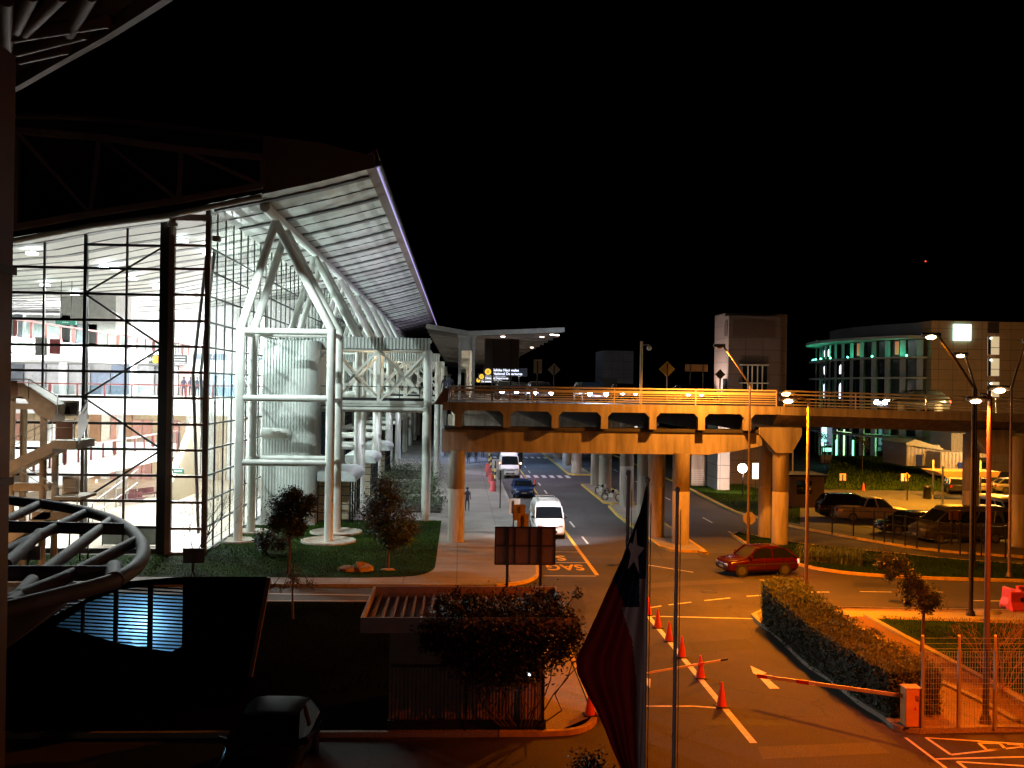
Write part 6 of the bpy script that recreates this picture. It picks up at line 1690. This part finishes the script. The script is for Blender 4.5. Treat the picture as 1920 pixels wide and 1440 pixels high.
MB().box(a.x, a.x+.7, 62, 62.3, AT(0, 665, 62).z, a.z).build('screen_case', M_galv, tvs); MB().box(a.x+.85, a.x+1.5, 62, 62.3, AT(0, 662, 62).z, a.z-.1).build('screen_face', mat('screen_pinkish', (.7, .2, .2), .4), tvs)
# barriers low in the hall
for i, (px, lab) in enumerate(((218, 'grey glass panel barrier in the hall, left piece'), (275, 'grey glass panel barrier in the hall, right piece'))):
    a = AT(px-26, 1004, 58.5); b = AT(px+26, 1030, 58.5); t = thing('panel_barrier', lab, 'barrier', (a.x, 58.5, .15), 'panel barriers in the hall')
    MB().box(a.x, b.x, 58.5, 58.53, .2, 1.15).build('panel', mat('frosted_panel', (.35, .42, .4), .3), t); MB().bar((a.x, 58.5, 1.17), (b.x, 58.5, 1.17), .05).bar((a.x, 58.5, .15), (a.x, 58.5, 1.15), .05).bar((b.x, 58.5, .15), (b.x, 58.5, 1.15), .05).build('frame', M_dark, t)
# ================================================================== people
def person(label, loc, rz=0, top=(.05, .05, .08), first=None, s=1.0):
    if first:
        c = copy_tree(first, loc=loc, rz=R(rz), label=label); return c
    def skin(name, pts, edges, rad, mt, parent=None):
        me = bpy.data.meshes.new(name); me.from_pydata(pts, edges, []); o = bpy.data.objects.new(name, me); COL.objects.link(o)
        me.materials.append(mt); o.modifiers.new('skin', 'SKIN'); ss = o.modifiers.new('sub', 'SUBSURF'); ss.levels = 1; ss.render_levels = 1
        for i, r_ in enumerate(rad): o.data.skin_vertices[0].data[i].radius = (r_, r_*.85)
        o.data.skin_vertices[0].data[0].use_root = True
        if parent: o.parent = parent
        return o
    pts = [(0, 0, .95), (0, 0, 1.2), (0, 0, 1.42), (0, 0, 1.53), (0, -.02, 1.66), (.19, 0, 1.4), (.24, .02, 1.12), (.26, -.06, .85), (-.19, 0, 1.4), (-.24, .02, 1.12), (-.26, -.06, .85), (.1, 0, .88), (.12, -.03, .48), (.12, .02, .08), (.13, -.14, .04), (-.1, 0, .88), (-.12, .03, .48), (-.12, .05, .08), (-.13, -.1, .04)]
    ed = [(0, 1), (1, 2), (2, 3), (3, 4), (2, 5), (5, 6), (6, 7), (2, 8), (8, 9), (9, 10), (0, 11), (11, 12), (12, 13), (13, 14), (0, 15), (15, 16), (16, 17), (17, 18)]
    rad = [.15, .14, .15, .055, .1, .065, .048, .035, .065, .048, .035, .1, .07, .045, .04, .1, .07, .045, .04]
    o = skin('person', pts, ed, rad, mat('cloth_dark', top, .8)); tag(o, label, 'person', 'people around the terminal')
    hair = MB().ball((0, .015, 1.72), .105, (1, 1, .9)).build('hair', mat('hair_dark', (.02, .012, .01), .8), o, base=(0, 0, 0))
    o.location = loc; o.rotation_euler = (0, 0, R(rz)); return o
p0 = person('person in dark clothes standing beside the left viaduct column', G(876, 958, .13), 20)
for i, (px, Y, z, lb) in enumerate(((345, 88.2, 8.3, 'person at the gallery rail, leftmost in the corner bay'), (358, 88.4, 8.3, 'person at the gallery rail, second from left in the corner bay'), (370, 88.2, 8.3, 'person at the gallery rail, third in the corner bay'), (383, 88.5, 8.3, 'person at the gallery rail, rightmost in the corner bay'))):
    person(lb, (AT(px, 700, Y).x, Y, z), 0, first=p0)
for i, (x, y, lb) in enumerate(((1.2, 122, 'person on the far arrivals pavement, farthest left'), (2.2, 126, 'person on the far arrivals pavement near the bus'), (.5, 131, 'person deep on the arrivals pavement by a trolley'), (3.2, 133, 'person deep on the arrivals pavement at the kerb'), (1.7, 139, 'smallest person far along the arrivals pavement'))):
    person(lb, (x, y, .13), 160, first=p0)
for px, Y, lb in ((843, 64, 'person leaning at the left end of the elevated road railing'), (834, 72, 'person on the footway under the canopy')):
    q = AT(px, 740, Y); person(lb, (q.x, Y, 8.58), 0, first=p0)
# ------------------------------------------------------------------ lights
WH = (0.93, 1.0, 0.99)
for y, e in ((63, 2600), (76, 2600), (90, 2600), (106, 2600), (126, 3000)):
    for x in (-20, -31):
        lamp('SPOT', (x, y, 15.7 if x > -25 else 15.4), e * 4.2, WH, .35, angle=172, blend=.3)
# lamps by the side glass: they throw the light through it on the tubes
for y, e in ((67, 1900), (79, 1900), (95, 1900), (112, 1900), (130, 2200), (150, 2500)):
    lamp('SPOT', (-17.5, y, 10.0), e * 4.6, (.88, 1, .97), .18, target=(-12.5, y+1, 15.5), angle=95, blend=.5)
for x, y in ((-19, 66), (-22, 80), (-33, 64), (-18, 94), (-30, 76)):
    lamp('POINT', (x, y, 5.9 if x > -24 else 2.6), 2600, (.98, .98, 1), .3)
for x, y in ((-30, 70), (-33, 82), (-31, 92), (-41, 90)): lamp('POINT', (x, y, 10.7), 1500, (1, .97, 1), .25)
for x, y in ((-20, 93), (-34, 93), (-48, 92)):
    lamp('POINT', (x, y, 12.5), 6500, (1, .97, 1), .3)
    lamp('POINT', (x, y, 5.5), 900, (1, .85, .65), .3)
# arrivals street: cool lamps under the elevated road
for x, y, e, c in ((2.5, 88, 1500, (.92, .85, 1)), (5.5, 108, 1900, (.8, .68, 1)), (9.5, 100, 1100, (.95, .72, .9)), (9, 122, 2600, (.4, .6, 1)), (2, 130, 2600, (.35, .5, 1)), (6.4, 72, 700, (.88, .92, 1)), (1.6, 74, 420, (.75, .9, 1)), (9, 80, 700, (.85, .8, .95)), (8, 150, 4000, (.5, .6, 1)), (18, 78, 420, (.8, .85, 1)), (17, 92, 400, (.8, .8, 1))):
    lamp('SPOT', (x, y, 6.9), e, c, .15, angle=150, blend=.7)
lamp('SPOT', (6.3, 60.15, 5.5), 2600, (.86, .92, 1), .12, target=(5.9, 63.5, .9), angle=80, blend=.6)  # added fill lamp that whitens the van front
# entrances of the terminal front
for y in (76, 92, 108, 124):
    lamp('SPOT', (-5.5, y, 7.5), 700, (.85, .85, 1), .2, angle=160)
    lamp('POINT', (-6.4, y - 4, 11.9), 90, (1, .72, .42), .1)
# added uplights that brighten the far soffit, along the terminal
for y in (88, 104, 120, 136, 155, 175): lamp('SPOT', (-6.2, y, 13.2), 900, (.8, .72, 1), .15, target=(-8.5, y, 20), angle=150)
# canopy glow over departures
for y in (78, 92, 108, 130): lamp('POINT', (3.5, y, 10.6), 420, (1, .78, .58), .2)
# far car park
lamp('SPOT', (41, 82, 11), 45000, (1, .36, .02), .2, angle=150, blend=.6)
lamp('POINT', (56, 98, 6), 3500, (1, .6, .2), .2)
# added unseen fill lamps: weak warm near the camera, red-orange over the near road
lamp('SPOT', (-1.5, -3, 7.2), 360, (1, .64, .56), .2, target=(2, 20, 6), angle=80, blend=.9)
lamp('POINT', (-9, 6, 9.5), 25, (1, .7, .5), .2)
lamp('SPOT', (18, 17, 11), 14000, (1, .11, .002), .2, target=(14, 25.5, 0), angle=88, blend=.9)
# stair at the left is lit by a sodium lamp below
lamp('POINT', (-23, 47.2, 3.2), 220, (1, .5, .2), .15)
lamp('SPOT', (-20.5, 44, 9.8), 520, (1, .7, .48), .15, target=(-22, 50, 4), angle=85)
# flood light at the corner post head, its lamp moved right, aimed at the frames and the stair tower
fp_ = AT(322, 428, 54.7)
MB().box(fp_.x-.22, fp_.x+.28, 54.6, 54.9, fp_.z+.1, fp_.z+.3).box(fp_.x-.05, fp_.x+.1, 54.7, 54.85, fp_.z-.3, fp_.z+.12).build('flood_light', mat('flood_case', (.7, .68, .62), .4), T)
MB().box(-13.55, -13.15, 54.9, 55.2, 17.3, 17.6).box(-13.6, -13.5, 55.1, 55.45, 17.4, 17.5).build('flood_light', mat('flood_case', (.7, .68, .62), .4), T)  # added second case where the lamp now sits, at the bay corner
lamp('SPOT', (-13.3, 54.8, 17.2), 8500, (.86, 1, .97), .12, target=(-9.5, 64, 8), angle=74, blend=.5)
# car lamps on the ramp light its railing from behind
rc = copy_tree(dk, loc=(AT(1715, 740, 64).x, 64.2, 8.3), rz=R(-88), label='dark car with bright headlamps on the ramp before the hotel')
lamp('POINT', (AT(1660, 740, 64).x, 63.5, 9.1), 2200, (1, .72, .3), .1)
lamp('POINT', (AT(1810, 740, 62).x, 62.5, 9.3), 1500, (1, .62, .2), .1)
